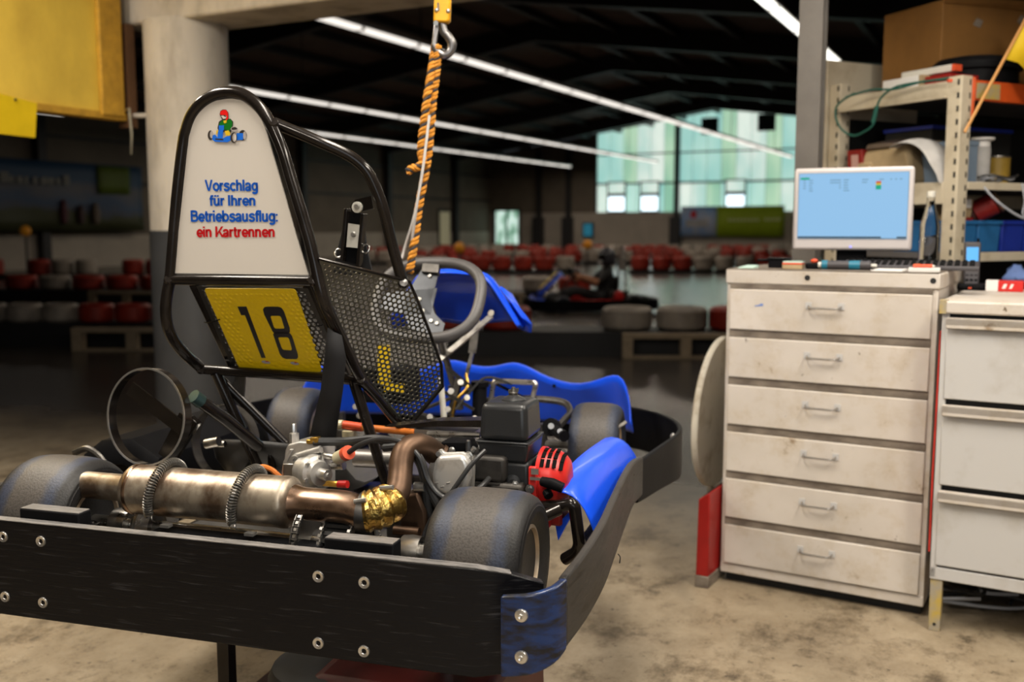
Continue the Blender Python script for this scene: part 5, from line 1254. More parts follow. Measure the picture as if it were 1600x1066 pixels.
c2 = thing('drawer_cabinet', 'cool grey steel cabinet with three deep drawers on worn yellow legs', 'cabinet', (1.284, 2.961, 0), CA)
W2, D2 = .80, .72
MB().box(0, .02, 0, D2, .17, .985).box(W2 - .02, W2, 0, D2, .17, .985).box(0, W2, D2 - .02, D2, .17, .985).box(0, W2, 0.0, D2, .165, .205).build('carcass', cab_grey, c2, bevel=.003)
MB().box(-.008, W2 + .01, -.012, D2, .985, 1.022).build('top', cab_paint, c2, bevel=.005)
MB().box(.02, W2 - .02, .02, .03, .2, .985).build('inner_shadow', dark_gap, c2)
for z0, z1 in ((.728, .975), (.464, .712), (.212, .448)):
    d = MB().box(.014, W2 - .014, -.004, .012, z0, z1 - .030).build('drawer', cab_grey, c2, bevel=.003)
    MB().box(.014, W2 - .014, -.022, .010, z1 - .026, z1 - .002).box(.014, W2 - .014, -.022, -.016, z1 - .034, z1 - .002).build('grip_rail', cab_paint, d, bevel=.003)
for x, y in ((.003, .004), (W2 - .05, .004), (.003, D2 - .05), (W2 - .05, D2 - .05)):
    MB().box(x, x + .034, y, y + .034, 0, .167).build('leg', yellow_leg, c2, bevel=.002)
MB().lathe([(0, -.001), (.005, -.001), (.005, .003)], (.02, .004, .022), (0, 1, 0), 10).build('leg_bolt', dark_gap, c2)
MB().prism([(-.005, .002, .93), (-.002, .002, .93), (-.001, .002, .70), (-.003, .002, .52), (-.002, .002, .25), (-.007, .002, .25), (-.008, .002, .5), (-.006, .002, .72)], (0, .05, 0)).build('red_paint_run', red_streak, c2)
MB().box(-.007, .012, -.014, .04, .985, 1.0245).build('yellow_corner', yellow_leg, c2)
cb = thing('cable_tangle', 'dark tangle of cables on the floor below the grey cabinet', 'cable', H(0, 0) + WZ(1560, 950, 0.02))
rnd = random.Random(3)
for k in range(5):
    MB().tube(spline([V((rnd.uniform(-.22, .25), rnd.uniform(-.05, .2), rnd.uniform(.0, .07))) for _ in range(7)], 6), .006, 6).build('cable_run', hose_mat if k % 2 else cable_grey, cb)

def onto(px, py, z, root):                            # offset from a thing's origin
    return WZ(px, py, z) - V(root)
TZ = 1.1006
# round folded table top and the red tin leaning beside the cabinet
td = WY(1106, 770, 3.72)
tt = thing('round_table_top', 'round stained white table top standing on edge beside the drawer cabinet', 'table top', td)
tn = V((-.875, .48, .04)).normalized()
ctr = V((.795, 3.78, .535)) - td
tr_ = .29
MB().lathe([(0, -.012), (tr_ - .004, -.012), (tr_, -.006), (tr_, .008), (tr_ - .004, .012), (0, .012)], ctr, tn, 56).build('top', table_top, tt)
MB().lathe([(0, .055), (.026, .053), (.030, .040), (.030, .012)], ctr + tn * .0, tn, 20).build('centre_knob', table_top, tt)
MB().lathe([(.10, .012), (.10, .016), (.11, .016), (.11, .012)], ctr, tn, 40, closed=True).build('mount_ring', table_top, tt)
MB().box(ctr.x - .03, ctr.x + .03, ctr.y - .03, ctr.y + .03, -td.z, ctr.z - tr_ + .004).build('foot_block', grime, tt, bevel=.006)
tb = WZ(1083, 919, 0)
rt_ = thing('red_bin', 'narrow open red tin bin standing on the floor at the left of the cabinet', 'bin', tb, CA)
bw, bd, bh = .046, .20, .315
MB().hexa([(0, .02, .04), (bw, .02, .04), (bw, bd, .04), (0, bd, .04), (0.012, 0, bh), (bw + .006, 0, bh + .03), (bw + .006, bd, bh + .03), (0.012, bd, bh)]).build('shell', red_tin, rt_, bevel=.004)
MB().hexa([(.018, .008, bh + .001), (bw, .008, bh + .028), (bw, bd - .01, bh + .028), (.018, bd - .01, bh + .001), (.018, .008, bh + .004), (bw, .008, bh + .031), (bw, bd - .01, bh + .031), (.018, bd - .01, bh + .004)]).build('mouth', dark_gap, rt_)
MB().box(-.001, bw + .002, .016, bd, 0, .041).build('pale_foot', grime, rt_, bevel=.003)

# things on the cabinet top
def on_cab(along, depth, z=TZ):                       # a spot on the drawer cabinet's top
    return V((.734 + math.cos(CA) * along - math.sin(CA) * depth, 3.393 + math.sin(CA) * along + math.cos(CA) * depth, z))
mo = V((1.172, 3.462, TZ))
mon = thing('monitor', 'silver flat monitor showing a pale blue screen on the drawer cabinet', 'monitor', mo, R(-24))
mw, mh, mz = .196, .284, .060
MB().box(-mw, mw, 0, .045, mz, mz + mh).build('housing', monitor_mat, mon, bevel=.010, seg=3)
MB().box(-mw + .016, mw - .016, -.003, .004, mz + .040, mz + mh - .018).build('bezel_recess', ui_grey, mon)
scr = MB().box(-mw + .018, mw - .018, -.0045, -.002, mz + .042, mz + mh - .020).build('screen', screen_mat, mon)
def ui(name, m, x0, x1, z0, z1): MB().box(x0, x1, -.0052, -.004, z0, z1).build(name, m, scr)
ui('screen_mark', ui_green, -mw + .022, -mw + .052, mz + mh - .040, mz + mh - .033)
ui('screen_mark', ui_red, .075, .092, mz + mh - .056, mz + mh - .049); ui('screen_mark', ui_yellow, .075, .092, mz + mh - .062, mz + mh - .056); ui('screen_mark', ui_green, .075, .092, mz + mh - .077, mz + mh - .062)
ui('task_bar', ui_dark, -mw + .018, .098, mz + .042, mz + .047); ui('task_bar', ui_dark, .148, mw - .018, mz + .042, mz + .047)
mb = MB(); rnd = random.Random(5)
for x0, n_, w_ in ((-.165, 4, .010), (-.145, 5, .014), (-.075, 2, .034), (-.045, 4, .008), (-.030, 5, .020), (.030, 2, .022), (.085, 1, .016), (.12, 1, .008), (.135, 1, .008), (.15, 1, .012)):
    for k in range(n_): mb.box(x0, x0 + w_ * rnd.uniform(.7, 1), -.0050, -.0042, mz + mh - .045 - k * .009, mz + mh - .041 - k * .009)
mb.build('screen_text_rows', ui_grey, scr)['kind'] = 'stuff'
MB().lathe([(0, -.001), (.004, -.001), (.004, .002)], (0, -.001, mz + .012), (0, 1, 0), 12).build('power_light', mat('power_led', (.2, .2, .5), .3, emit=(.3, .3, 1), estr=1.2), mon)
MB().box(-.05, .05, .030, .062, .01, .18).build('stand_neck', plastic_black, mon, bevel=.006)
MB().lathe([(0, 0), (.085, 0), (.085, .008), (.03, .016), (0, .016)], (0, .04, 0), (0, 0, 1), 32).build('stand_foot', plastic_black, mon)
kb = thing('keyboard', 'dark grey computer keyboard lying in front of the monitor', 'keyboard', (1.322, 3.315, TZ), R(-25))
MB().hexa([(-.21, -.065, 0), (.21, -.065, 0), (.21, .065, 0), (-.21, .065, 0), (-.21, -.065, .014), (.21, -.065, .014), (.21, .065, .028), (-.21, .065, .028)]).build('case', key_dark, kb, bevel=.004)
k0 = None
for r_ in range(5):
    for c_ in range(18):
        p = (-.198 + c_ * .0222, -.052 + r_ * .0238, .0145 + r_ * .0026)
        if k0 is None: k0 = MB().hexa([(0, 0, 0), (.018, 0, 0), (.018, .018, 0), (0, .018, 0), (.003, .003, .007), (.015, .003, .007), (.015, .016, .007), (.003, .016, .007)]).build('key', plastic_black, kb); k0.location = p
        else: child(k0, kb, p)
# plastic bottle
bp_ = WY(1450, 413, 3.73); bp_.z = TZ
bo = thing('water_bottle', 'clear plastic bottle with pale cap standing beside the monitor', 'bottle', bp_)
MB().lathe([(0, 0), (.030, 0), (.036, .006), (.0365, .10), (.034, .104), (.0365, .108), (.034, .125), (.036, .135), (.034, .150), (.026, .185), (.018, .215), (.014, .235), (.0145, .250), (.0, .250)], n=28).build('body', pet, bo)
MB().lathe([(0, .272), (.014, .272), (.0155, .268), (.0155, .250), (0, .250)], n=20).build('cap', off_white, bo)
# loose things
p = on_cab(.140, .13); o = thing('black_tray', 'small black plastic tray at the front left of the cabinet top', 'tray', p, R(-20))
MB().box(-.036, .036, -.02, .03, 0, .034).build('tray', plastic_black, o, bevel=.004); MB().box(-.040, .040, -.024, .034, .030, .035).build('rim', plastic_black, o, bevel=.002); MB().box(-.075, -.036, 0.0, .02, .022, .030).build('ear', plastic_black, o, bevel=.003)
p = on_cab(.050, .06); o = thing('paper_slip', 'mint green slip of paper at the left edge of the cabinet top', 'paper', p, R(-30))
MB().hexa([(-.03, -.02, 0), (.025, -.022, 0), (.03, .03, 0), (-.01, .03, 0), (-.03, -.02, .002), (.025, -.022, .002), (.03, .03, .010), (-.01, .03, .010)]).build('slip', mint, o)
p = on_cab(.205, .07); o = thing('card_packet', 'small pale packet with an orange stripe on the cabinet top', 'packet', p, R(-26))
MB().box(-.034, .030, -.022, .030, 0, .015).build('packet', cardboard_pale, o, bevel=.002); MB().box(-.0345, .0305, -.0225, .0305, .015, .021).build('stripe_card', orange_red, o, bevel=.001); MB().box(-.032, .03, -.02, .03, .021, .026).build('mint_card', mint, o)
p = on_cab(.268, .09); o = thing('pocket_knife', 'black tool with a red end lying between packet and screwdriver', 'tool', p, R(-10))
MB().box(-.028, .030, -.012, .020, 0, .020).build('handle', plastic_black, o, bevel=.005); MB().lathe([(0, 0), (.010, .002), (.013, .008), (.006, .014), (0, .014)], (0, .005, .020), n=14).build('red_knob', orange_red, o)
p = on_cab(.372, .085); o = thing('roll_handle_tool', 'thick grey tool with two teal rings lying in front of the keyboard', 'tool', p + V((0, 0, .015)), R(-26))
MB().cyl((-.078, 0, 0), (.078, 0, 0), .0145, 20).build('handle', plastic_black if 0 else key_dark, o, bevel=.002)
for x0, x1 in ((-.076, -.058), (.010, .044)): MB().cyl((x0, 0, 0), (x1, 0, 0), .0155, 20).build('teal_ring', teal_tool, o)
MB().cyl((.078, 0, 0), (.095, 0, 0), .006, 10).cyl((-.078, 0, 0), (-.088, 0, 0), .010, 12).build('tip', off_white, o)
p = on_cab(.535, .045); o = thing('paper_sheet', 'white sheet of paper at the front edge of the cabinet top', 'paper', p, R(-28))
MB().hexa([(-.075, -.012, 0), (.02, -.016, 0), (.03, .05, 0), (-.06, .05, 0), (-.075, -.012, .003), (.02, -.016, .003), (.03, .05, .007), (-.06, .05, .007)]).build('sheet', paper, o)
p = on_cab(.600, .055); o = thing('paper_pad', 'white paper pad under the orange pen beside the keyboard', 'paper', p, R(-24))
MB().box(-.030, .062, -.018, .045, 0, .012).build('pad', paper, o, bevel=.001)
p = on_cab(.612, .062, TZ + .018); o = thing('orange_pen', 'orange pen lying on the white paper pad', 'pen', p, R(-12))
MB().cyl((-.03, 0, 0), (.026, 0, 0), .0055, 10).build('barrel', orange_red, o); MB().cyl((.026, 0, 0), (.034, 0, 0), .0055, 10, .002).build('tip', off_white, o); MB().bar((-.028, 0, .006), (-.008, 0, .007), .003, .001).build('clip', orange, o)

# things on the grey cabinet
TZ2 = 1.0226
p = WZ(1517, 453, TZ2); o = thing('cordless_phone', 'black cordless phone with lit blue display standing in its cradle', 'phone', p, R(-20))
MB().box(-.048, .050, -.040, .045, 0, .022).build('cradle', plastic_black, o, bevel=.008)
bd_ = MB().hexa([(-.025, -.004, .012), (.025, -.004, .012), (.025, .022, .012), (-.025, .022, .012), (-.027, .018, .166), (.027, .018, .166), (.027, .042, .166), (-.027, .042, .166)]).build('handset', key_dark, o, bevel=.006)
MB().hexa([(-.019, -.0052 + .0105, .100), (.019, .0053, .100), (.019, .010, .100), (-.019, .010, .100), (-.019, .0115, .148), (.019, .0115, .148), (.019, .016, .148), (-.019, .016, .148)]).build('display', mat('phone_display', (0, 0, 0), .3, emit=(.10, .42, .85), estr=1.3), bd_)
for r_ in range(4):
    for c_ in range(3): MB().obox((-.014 + c_ * .014, -.0038 + .0062 * r_ * .5 + .004, .034 + r_ * .015), (.0048, 0, 0), (0, .002, 0), (0, 0, .004)).build('button', plastic_black, bd_)
MB().cyl((.018, .03, .166), (.018, .031, .178), .004, 8).build('aerial', plastic_black, bd_)
MB().box(-.012, -.002, -.0415, -.040, .006, .011).build('red_light', orange_red, o)
p = WZ(1550, 455, TZ2); o = thing('carton_box', 'small white and red carton lying on the grey cabinet', 'box', p, R(-28))
MB().box(-.02, .018, -.01, .06, 0, .036).build('white_end', paper, o, bevel=.001); rb_ = MB().box(.0182, .095, -.01, .06, 0, .036).build('red_body', red_plastic, o, bevel=.001)
MB().prism([(.030, -.0106, .010), (.040, -.0106, .010), (.046, -.0106, .026), (.036, -.0106, .026)], (0, .0006, 0)).prism([(.052, -.0106, .010), (.060, -.0106, .010), (.066, -.0106, .026), (.058, -.0106, .026)], (0, .0006, 0)).build('white_print', paper, rb_)
p = WZ(1588, 440, TZ2); o = tag(MB().lathe([(0, .0), (.05, .0), (.056, .012), (.046, .03), (.03, .045), (.012, .062), (0, .060)], n=14).build('cleaning_cloth', cloth_blue, None, sharp=20), 'crumpled pale blue cloth on the grey cabinet behind the red carton', 'cloth'); o.location = p
rnd = random.Random(11)
for v in o.data.vertices: v.co += V((rnd.uniform(-.010, .010), rnd.uniform(-.010, .010), rnd.uniform(0, .008) if v.co.z > .005 else 0))
p = WZ(1545, 448, TZ2); o = thing('pencil', 'short yellow pencil beside the phone cradle', 'pencil', WZ(1545, 450, TZ2 + .004), R(20))
MB().cyl((-.02, 0, 0), (.02, 0, 0), .003, 6).build('shaft', print_yellow, o); MB().cyl((.02, 0, 0), (.026, 0, 0), .003, 6, .0005).build('point', wood_pale, o)

# ------------------------------------------------------------------ storage rack
RO = V((1.715, 3.88, 0)); RA = math.atan2(-.454, .891)   # local x: along the long front, local y: along its end
rk = thing('storage_rack', 'cream perforated steel rack with an orange front beam behind the cabinets', 'rack', RO, math.atan2(.454, .891))
RIm = (Matrix.Translation(RO) @ Matrix.Rotation(math.atan2(.454, .891), 4, 'Z')).inverted()
RD, RL = .62, 1.9
def upright(x, y, h, nm='upright'):
    o = MB().box(x - .005, x + .052, y - .005, y + .0, 0, h).box(x - .005, x, y, y + .060, 0, h).box(x + .047, x + .052, y, y + .06, 0, h).build(nm, rack_cream, rk, bevel=.002)
    mb = MB()
    for i in range(int(h / .05)): mb.box(x - .0058, x - .0048, y + .006, y + .016, .03 + i * .05, .052 + i * .05).box(x + .036, x + .044, y - .0058, y - .0048, .03 + i * .05, .052 + i * .05)
    mb.build('slots', dark_gap, o)['kind'] = 'stuff'
upright(0, 0, 1.815); upright(0, RD, 1.86); upright(RL, 0, 1.815); upright(RL, RD, 1.86)
MB().box(-.008, .0, .06, RD, 1.735, 1.80).box(-.02, -.008, .06, RD, 1.735, 1.742).build('end_beam', rack_cream, rk, bevel=.002)
MB().box(-.008, .0, .06, RD, 1.33, 1.415).build('end_beam', rack_cream, rk, bevel=.002)
MB().box(.055, RL, -.012, .012, 1.725, 1.80).box(.052, .058, -.014, .03, 1.66, 1.81).build('front_beam', rack_orange, rk, bevel=.003)
MB().box(.066, .20, -.0135, -.012, 1.732, 1.79).build('beam_label', yellow_leg, rk)
MB().box(.055, RL, -.006, .012, 1.385, 1.415).build('shelf_beam', rack_cream, rk, bevel=.002); MB().box(.055, RL, -.006, .012, 1.105, 1.14).build('shelf_beam', rack_cream, rk, bevel=.002)
MB().box(.055, RL, RD + .05, RD + .06, 1.33, 1.415).build('shelf_beam', rack_cream, rk)
for z in (1.776, 1.392, 1.116): MB().box(.002, RL, .012, RD + .04, z, z + .022).build('shelf_board', shelf_grey, rk)
MB().box(-.0, RL, RD + .062, RD + .08, 0, 1.72).build('back_sheet', dark_gap, rk)
MB().box(-.02, .55, RD + .065, RD + .085, 1.25, 1.97).build('cream_back_board', rack_cream, rk, bevel=.003)
def RW(x, y, z): return RIm.inverted() @ V((x, y, z))
RZR = math.atan2(.454, .891)
z1_, z2_, z3_ = 1.7985, 1.4145, 1.1385
# top shelf
o = thing('cardboard_box', 'big brown cardboard box on top of the rack behind the black bin', 'box', RW(.16, .24, z1_), RZR + R(-6))
MB().box(0, .75, 0, .34, 0, .36).build('carton', cardboard, o, bevel=.004); MB().hexa([(-.002, -.004, .345), (.752, -.004, .345), (.752, .01, .345), (-.002, .01, .345), (-.002, -.02, .37), (.752, -.05, .385), (.752, -.03, .387), (-.002, 0, .372)]).build('flap', cardboard, o)
MB().prism([(.16, -.0015, .27), (.20, -.0015, .26), (.215, -.0015, .29), (.18, -.0015, .30)], (0, .001, 0)).prism([(.40, -.0015, .30), (.43, -.0015, .28), (.46, -.0015, .315), (.42, -.0015, .33)], (0, .001, 0)).prism([(.33, -.0015, .12), (.39, -.0015, .12), (.36, -.0015, .16)], (0, .001, 0)).build('printed_mark', grime, o)
o = thing('black_bin', 'round black plastic bin lying upside down on top of the rack', 'bin', RW(.30, .19, z1_))
MB().lathe([(0, .128), (.10, .128), (.15, .118), (.165, .100), (.172, .0), (.165, 0)], n=40).build('bin_body', plastic_black, o); MB().lathe([(.176, .082), (.183, .080), (.183, .070), (.176, .068)], n=40, closed=True).build('rim', plastic_black, o); MB().cyl((-.19, 0, .075), (-.17, 0, .075), .018, 10).build('lug', plastic_black, o)
p0_, p1_ = WY(1507, 207, 3.78), WY(1622, -6, 3.92)
o = thing('signal_flag', 'yellow signal flag on a wooden stick leaning across the orange beam', 'flag', p0_)
MB().cyl((0, 0, 0), p1_ - p0_, .006, 10).build('stick', stick_wood, o)
fa, fb = WY(1568, 92, 3.858) - p0_, WY(1622, -6, 3.92) - p0_
MB().grid([[fa, fb], [fa + V((.07, .03, -.01)), fb + V((.08, .03, -.06))], [fa + V((.16, .02, -.10)), fb + V((.18, .03, -.14))]]).build('cloth', flag_yellow, o, solid=.003)
o = thing('flat_carton', 'flat white carton on the left end of the top shelf', 'carton', RW(.01, .20, z1_), RZR); MB().box(0, .18, 0, .20, 0, .045).build('carton', paper, o, bevel=.003); MB().box(-.002, .182, -.002, .012, .0, .046).build('end_flap', cardboard_pale, o)
o = thing('red_carton', 'dark red carton behind the flat white carton on the rack', 'carton', RW(.012, .065, z1_), RZR); MB().box(0, .16, 0, .12, 0, .03).build('carton', red_dark, o, bevel=.002); MB().box(.0, .16, .0, .12, .0302, .034).build('lid', red_tin, o)
o = thing('white_tube_lamp', 'pale narrow fitting with a red end lying on the cartons', 'lamp', RW(.05, .12, z1_ + .047), RZR); MB().box(0, .04, -.03, .22, 0, .028).build('body', off_white, o, bevel=.004); MB().box(-.001, .041, -.042, -.028, 0.002, .026).build('red_end', orange_red, o)
# green cable over the end beam
co_ = RW(-.02, .3, 1.80)
o = thing('green_cable', 'dark green cable draped over the end beam in a hanging loop', 'cable', co_)
def cp(px, py, Y): return WY(px, py, Y) - co_
Yc = lambda px: 3.88 + (1490 - px) / 185 * .50 - .03
for pts in ([(1482, 122), (1455, 126), (1420, 131), (1395, 138), (1375, 155), (1368, 178), (1364, 195), (1352, 205), (1335, 212), (1318, 205), (1307, 188), (1306, 170), (1315, 158), (1335, 146)],
            [(1478, 124), (1440, 128), (1400, 139), (1365, 140), (1340, 146), (1322, 152)], [(1370, 166), (1367, 180), (1364, 192)]):
    MB().tube(spline([cp(x, y, Yc(x)) for x, y in pts], 6), .0045 if len(pts) > 3 else .009, 8).build('cable_run', cable_green, o)
MB().obox(cp(1484, 126, 3.84), (.008, 0, 0), (0, .006, 0), (0, 0, .006)).build('plug', orange_red, o)
# middle shelf
o = thing('wrapped_carton', 'pale carton wrapped in brown plastic on the middle shelf behind the monitor', 'carton', RW(.07, .24, z2_), RZR + R(4))
MB().hexa([(-.05, 0, 0), (.22, 0, 0), (.24, .30, 0), (-.05, .30, 0), (-.04, .03, .17), (.20, .03, .19), (.20, .26, .19), (-.04, .25, .15)]).build('carton', cardboard_pale, o, bevel=.02, seg=3)
MB().hexa([(-.055, .22, .0), (.1, .22, 0), (.1, .30, 0), (-.055, .30, 0), (-.055, .20, .10), (.1, .20, .10), (.1, .27, .10), (-.055, .27, .10)]).build('side_flap', cardboard_pale, o, bevel=.01)
MB().hexa([(-.052, .10, .155), (.15, .06, .17), (.15, .24, .19), (-.05, .24, .15), (-.05, .10, .17), (.15, .06, .195), (.15, .24, .21), (-.04, .24, .175)]).build('plastic_wrap', mat('brown_film', (.15, .11, .08), .35, 0, .4, 9), o, bevel=.01)
o = thing('red_white_box', 'small dark red box with white print at the left of the wrapped carton', 'box', RW(.002, .47, z2_), RZR)
MB().hexa([(0, 0, 0), (.06, 0, 0), (.06, .085, 0), (0, .085, 0), (0, .022, .155), (.06, .022, .155), (.06, .105, .155), (0, .105, .155)]).build('box', red_dark, o, bevel=.002)
MB().prism([(-.0008, .032, .06), (-.0008, .072, .06), (-.0008, .080, .135), (-.0008, .040, .135)], (.0006, 0, 0)).build('white_print', mat('box_print', (.5, .3, .26), .5), o)
o = tag(MB().grid([[RW(x, y, z) for x, y, z in r_] for r_ in ([(-.03, .34, 1.56), (.02, .33, 1.57), (.1, .32, 1.56)], [(-.03, .25, 1.60), (.03, .25, 1.625), (.12, .25, 1.60)], [(-.035, .16, 1.565), (.03, .16, 1.585), (.12, .17, 1.57)], [(-.045, .10, 1.49), (.03, .10, 1.52), (.10, .11, 1.50)], [(-.04, .07, 1.435), (.03, .065, 1.46), (.09, .07, 1.44)], [(-.03, .055, 1.417), (.03, .05, 1.417), (.08, .05, 1.417)])]).build('white_cloth', cloth_white, None, sub=2, solid=.004), 'crumpled white cloth hanging over the wrapped carton on the rack', 'cloth')
rnd = random.Random(4)
for v in o.data.vertices: v.co += V((rnd.uniform(-.012, .012), rnd.uniform(-.016, .016), rnd.uniform(-.016, .012)))
o = thing('blue_grey_carton', 'tall blue grey carton on the middle shelf right of the upright', 'carton', RW(.105, .08, z2_), RZR); MB().box(0, .105, 0, .2, 0, .165).build('carton', crate_bluegrey, o, bevel=.003); MB().box(-.003, .108, -.003, .203, .148, .168).build('lid', crate_bluegrey, o, bevel=.002)
o = thing('white_spool', 'white spool standing upright on the middle shelf', 'spool', RW(.285, .12, z2_)); MB().lathe([(0, 0), (.045, 0), (.045, .006), (.030, .012), (.030, .17), (.046, .178), (.046, .186), (0, .186)], n=26).build('core', paper, o); MB().lathe([(.031, .03), (.033, .04), (.033, .14), (.031, .15)], n=26).build('winding', cloth_white, o)
o = thing('bundled_wire', 'coil of dark wire lying on the middle shelf below the spool', 'wire', RW(.30, .055, z2_ + .012))
for k in range(3): MB().tube([V((.05 * math.cos(t) * (1 + .3 * k), .025 * math.sin(t) * (1 + .2 * k) - .005, .006 * math.sin(3 * t + k) + k * .008)) for t in [2 * PI * i / 24 for i in range(24)]], .004, 6, closed=True).build('turn', cable_grey if k == 1 else hose_mat, o)
o = thing('blue_tray', 'dark blue tray under the top shelf board of the rack', 'tray', RW(.20, .30, z2_), RZR); MB().box(0, .5, 0, .25, 0, .235).build('body', dark_gap, o, bevel=.004); MB().box(-.004, .504, -.006, .256, .235, .250).build('blue_edge', mat('deep_blue', (.01, .03, .30), .5), o)
o = thing('yellow_tin', 'dull yellow tin at the right end of the middle shelf', 'tin', RW(.42, .15, z2_)); MB().lathe([(0, 0), (.05, 0), (.05, .115), (.047, .118), (0, .118)], n=26).build('tin', mat('dull_yellow', (.35, .22, .03), .5, 0, .4, 9), o); MB().lathe([(.051, .11), (.053, .113), (.051, .118)], n=26).build('lid_rim', steel, o)
# lower shelf
for k in range(4):
    o = thing('storage_crate', ('blue plastic crate on the lower shelf next to the rack upright', 'blue plastic crate second from the rack upright', 'deep blue crate third from the rack upright', 'deep blue crate fourth from the rack upright')[k], 'crate', RW(.065 + k * .145, .06, z3_), RZR, 'blue crates on the lower shelf')
    m_ = crate_blue if k < 2 else MATS['deep_blue']
    MB().hexa([(.006, .004, 0), (.130, .004, 0), (.130, .30, 0), (.006, .30, 0), (0, 0, .125), (.136, 0, .125), (.136, .31, .125), (0, .31, .125)]).build('body', m_, o, bevel=.004); MB().box(-.004, .140, -.006, .316, .112, .128).build('rim', m_, o, bevel=.002)
o = thing('parts_carton', 'open cardboard parts box standing on the blue crates', 'carton', RW(.098, .085, z3_ + .1285), RZR + R(3)); MB().hexa([(0, 0, 0), (.10, 0, 0), (.10, .13, 0), (0, .13, 0), (.015, 0, .09), (.118, 0, .085), (.118, .13, .085), (.015, .13, .09)]).build('carton', cardboard_pale, o, bevel=.003); MB().box(.055, .10, -.002, .0, .05, .085).build('paper_label', paper, o); MB().box(-.01, .10, -.012, .0, 0, .012).build('red_edge', red_dark, o)
sp_ = RW(.295, .10, z3_ + .181); o = thing('cable_reel', 'brown cable reel lying tilted on the blue crates', 'reel', sp_, RZR)
ra = V((.5, -.72, .48)).normalized()
MB().lathe([(0, -.055), (.048, -.055), (.048, -.047), (.034, -.045), (.034, .045), (.048, .047), (.048, .055), (0, .055)], (0, 0, 0), ra, 28).build('reel', spool_brown, o); MB().lathe([(.034, -.044), (.046, -.040), (.046, .040), (.034, .044)], (0, 0, 0), ra, 28).build('winding', red_dark, o); MB().lathe([(.012, .0555), (.047, .0555), (.047, .058), (.012, .058)], (0, 0, 0), ra, 28, closed=True).build('wooden_cheek', wood_pale, o)
wl_ = RW(.20, -.02, 1.40); o = thing('grey_lead', 'pale grey lead hanging from the middle shelf in front of the reel', 'cable', wl_)
MB().tube(spline([V((-.06, -.0, .01)), V((-.02, -.03, -.05)), V((.06, -.04, -.11)), V((.14, -.03, -.14))], 6), .005, 8).build('lead_run', cable_grey, o); MB().tube(spline([V((.10, 0, .01)), V((.10, -.03, -.06)), V((.09, -.04, -.11)), V((.13, -.03, -.14))], 6), .004, 8).build('lead_run', cable_grey, o); MB().cyl((.135, -.03, -.138), (.17, -.03, -.15), .008, 8).build('plug', off_white, o)

# ------------------------------------------------------------------ track barriers
TYR, TYH = .275, .225
ty0 = {}
def tyre_mesh():
    prof = [(.15, .02), (.20, .0), (.225, .008), (.249, .035), (.252, TYH / 2), (.249, TYH - .035), (.225, TYH - .008), (.20, TYH), (.15, TYH - .02), (.155, TYH / 2)]
    return MB().lathe(prof, n=26, closed=True)
TB = {}
for nm, m in (('red', tyre_red), ('white', tyre_white)):
    TB[nm] = [tyre_mesh(), m, None]
def put_tyre(colr, loc, label, group, sc=1.0, tall=1.0):
    e = TB[colr]
    if e[2] is None: e[2] = e[0].build('barrier_tyre', e[1]); o = e[2]
    else: o = e[2].copy(); C.objects.link(o)
    o.location = loc; o.rotation_euler = (0, 0, random.uniform(0, 6)); o.scale = (sc, sc, (.5 + sc / 2) * tall)
    tag(o, label, 'tyre', group)
BH = .235
def belt(name, a, b_, label, group=None, BH=BH):
    a, b_ = V(a), V(b_); d = b_ - a; ln = d.length; an = math.atan2(d.y, d.x)
    t = thing(name, label, 'barrier', a, an, group)
    MB().box(0, ln, 0, .02, .0, BH).build('rubber_band', band_black, t)
    MB().box(0, ln, .02, .62, BH - .03, BH).build('deck', band_black, t)
    k = max(2, int(ln / 1.2))
    s0 = None
    for i in range(k + 1):
        if s0 is None: s0 = MB().box(0, .08, .04, .60, 0, BH - .03).build('support', band_black, t)
        else: child(s0, t, (min(ln - .08, i * ln / k), 0, 0))
    return t, an
pal0 = None
def pallet(px, py, label, an, ln=1.2):
    global pal0
    loc = WZ(px, py, 0) + V((math.sin(an) * .125, -math.cos(an) * .125, 0))
    if pal0 is None:
        pal0 = thing('wooden_pallet', label, 'pallet', loc, an)
        for z, h_ in ((0, .022), (BH - .045, .022)):
            for y in (0, .062): MB().box(0, ln, y, y + .058, z, z + h_).build('plank', pallet_wood, pal0, bevel=.002)
        MB().box(0, ln, 0, .12, BH - .022, BH).build('top_deck', pallet_wood, pal0)
        for x in (0, ln / 2 - .05, ln - .10): MB().box(x, x + .10, 0, .12, .022, BH - .045).build('block', pallet_wood, pal0, bevel=.003)
    else: copy_thing(pal0, loc, an, label)
# nearest row: left stretch and right stretch
a, b_ = WZ(-60, 541, 0), WZ(251, 542, 0)
_, an = belt('track_barrier', a, b_, 'black rubber track barrier at the left behind the column carrying near tyres')
seq = ['white', 'white', 'white', 'red', 'red', 'red']
d_ = (b_ - a).normalized()
for i, px in enumerate((-34, 24, 82, 140, 198, 256)):
    q = WZ(px, 505, BH); q = a + d_ * (q - a).dot(d_) + V((-d_.y, d_.x, 0)) * .30; q.z = BH
    put_tyre(seq[i], q, ('first white tyre of the nearest left barrier, cut by the frame', 'white painted tyre second from the left on the nearest left barrier', 'white painted tyre next to the red ones on the nearest left barrier', 'red painted tyre next to the white ones on the nearest left barrier', 'middle red painted tyre of the nearest left barrier', 'red painted tyre beside the column on the nearest left barrier')[i], 'tyres on the nearest left barrier', .74)
pallet(121, 547, 'pale wooden pallet on edge of the nearest left barrier beside the column', an)
a, b_ = WZ(700, 556, 0), WZ(1150, 558, 0)
_, an = belt('track_barrier', a, b_, 'black rubber track barrier between blue fairing and drawer cabinet')
d_ = (b_ - a).normalized()
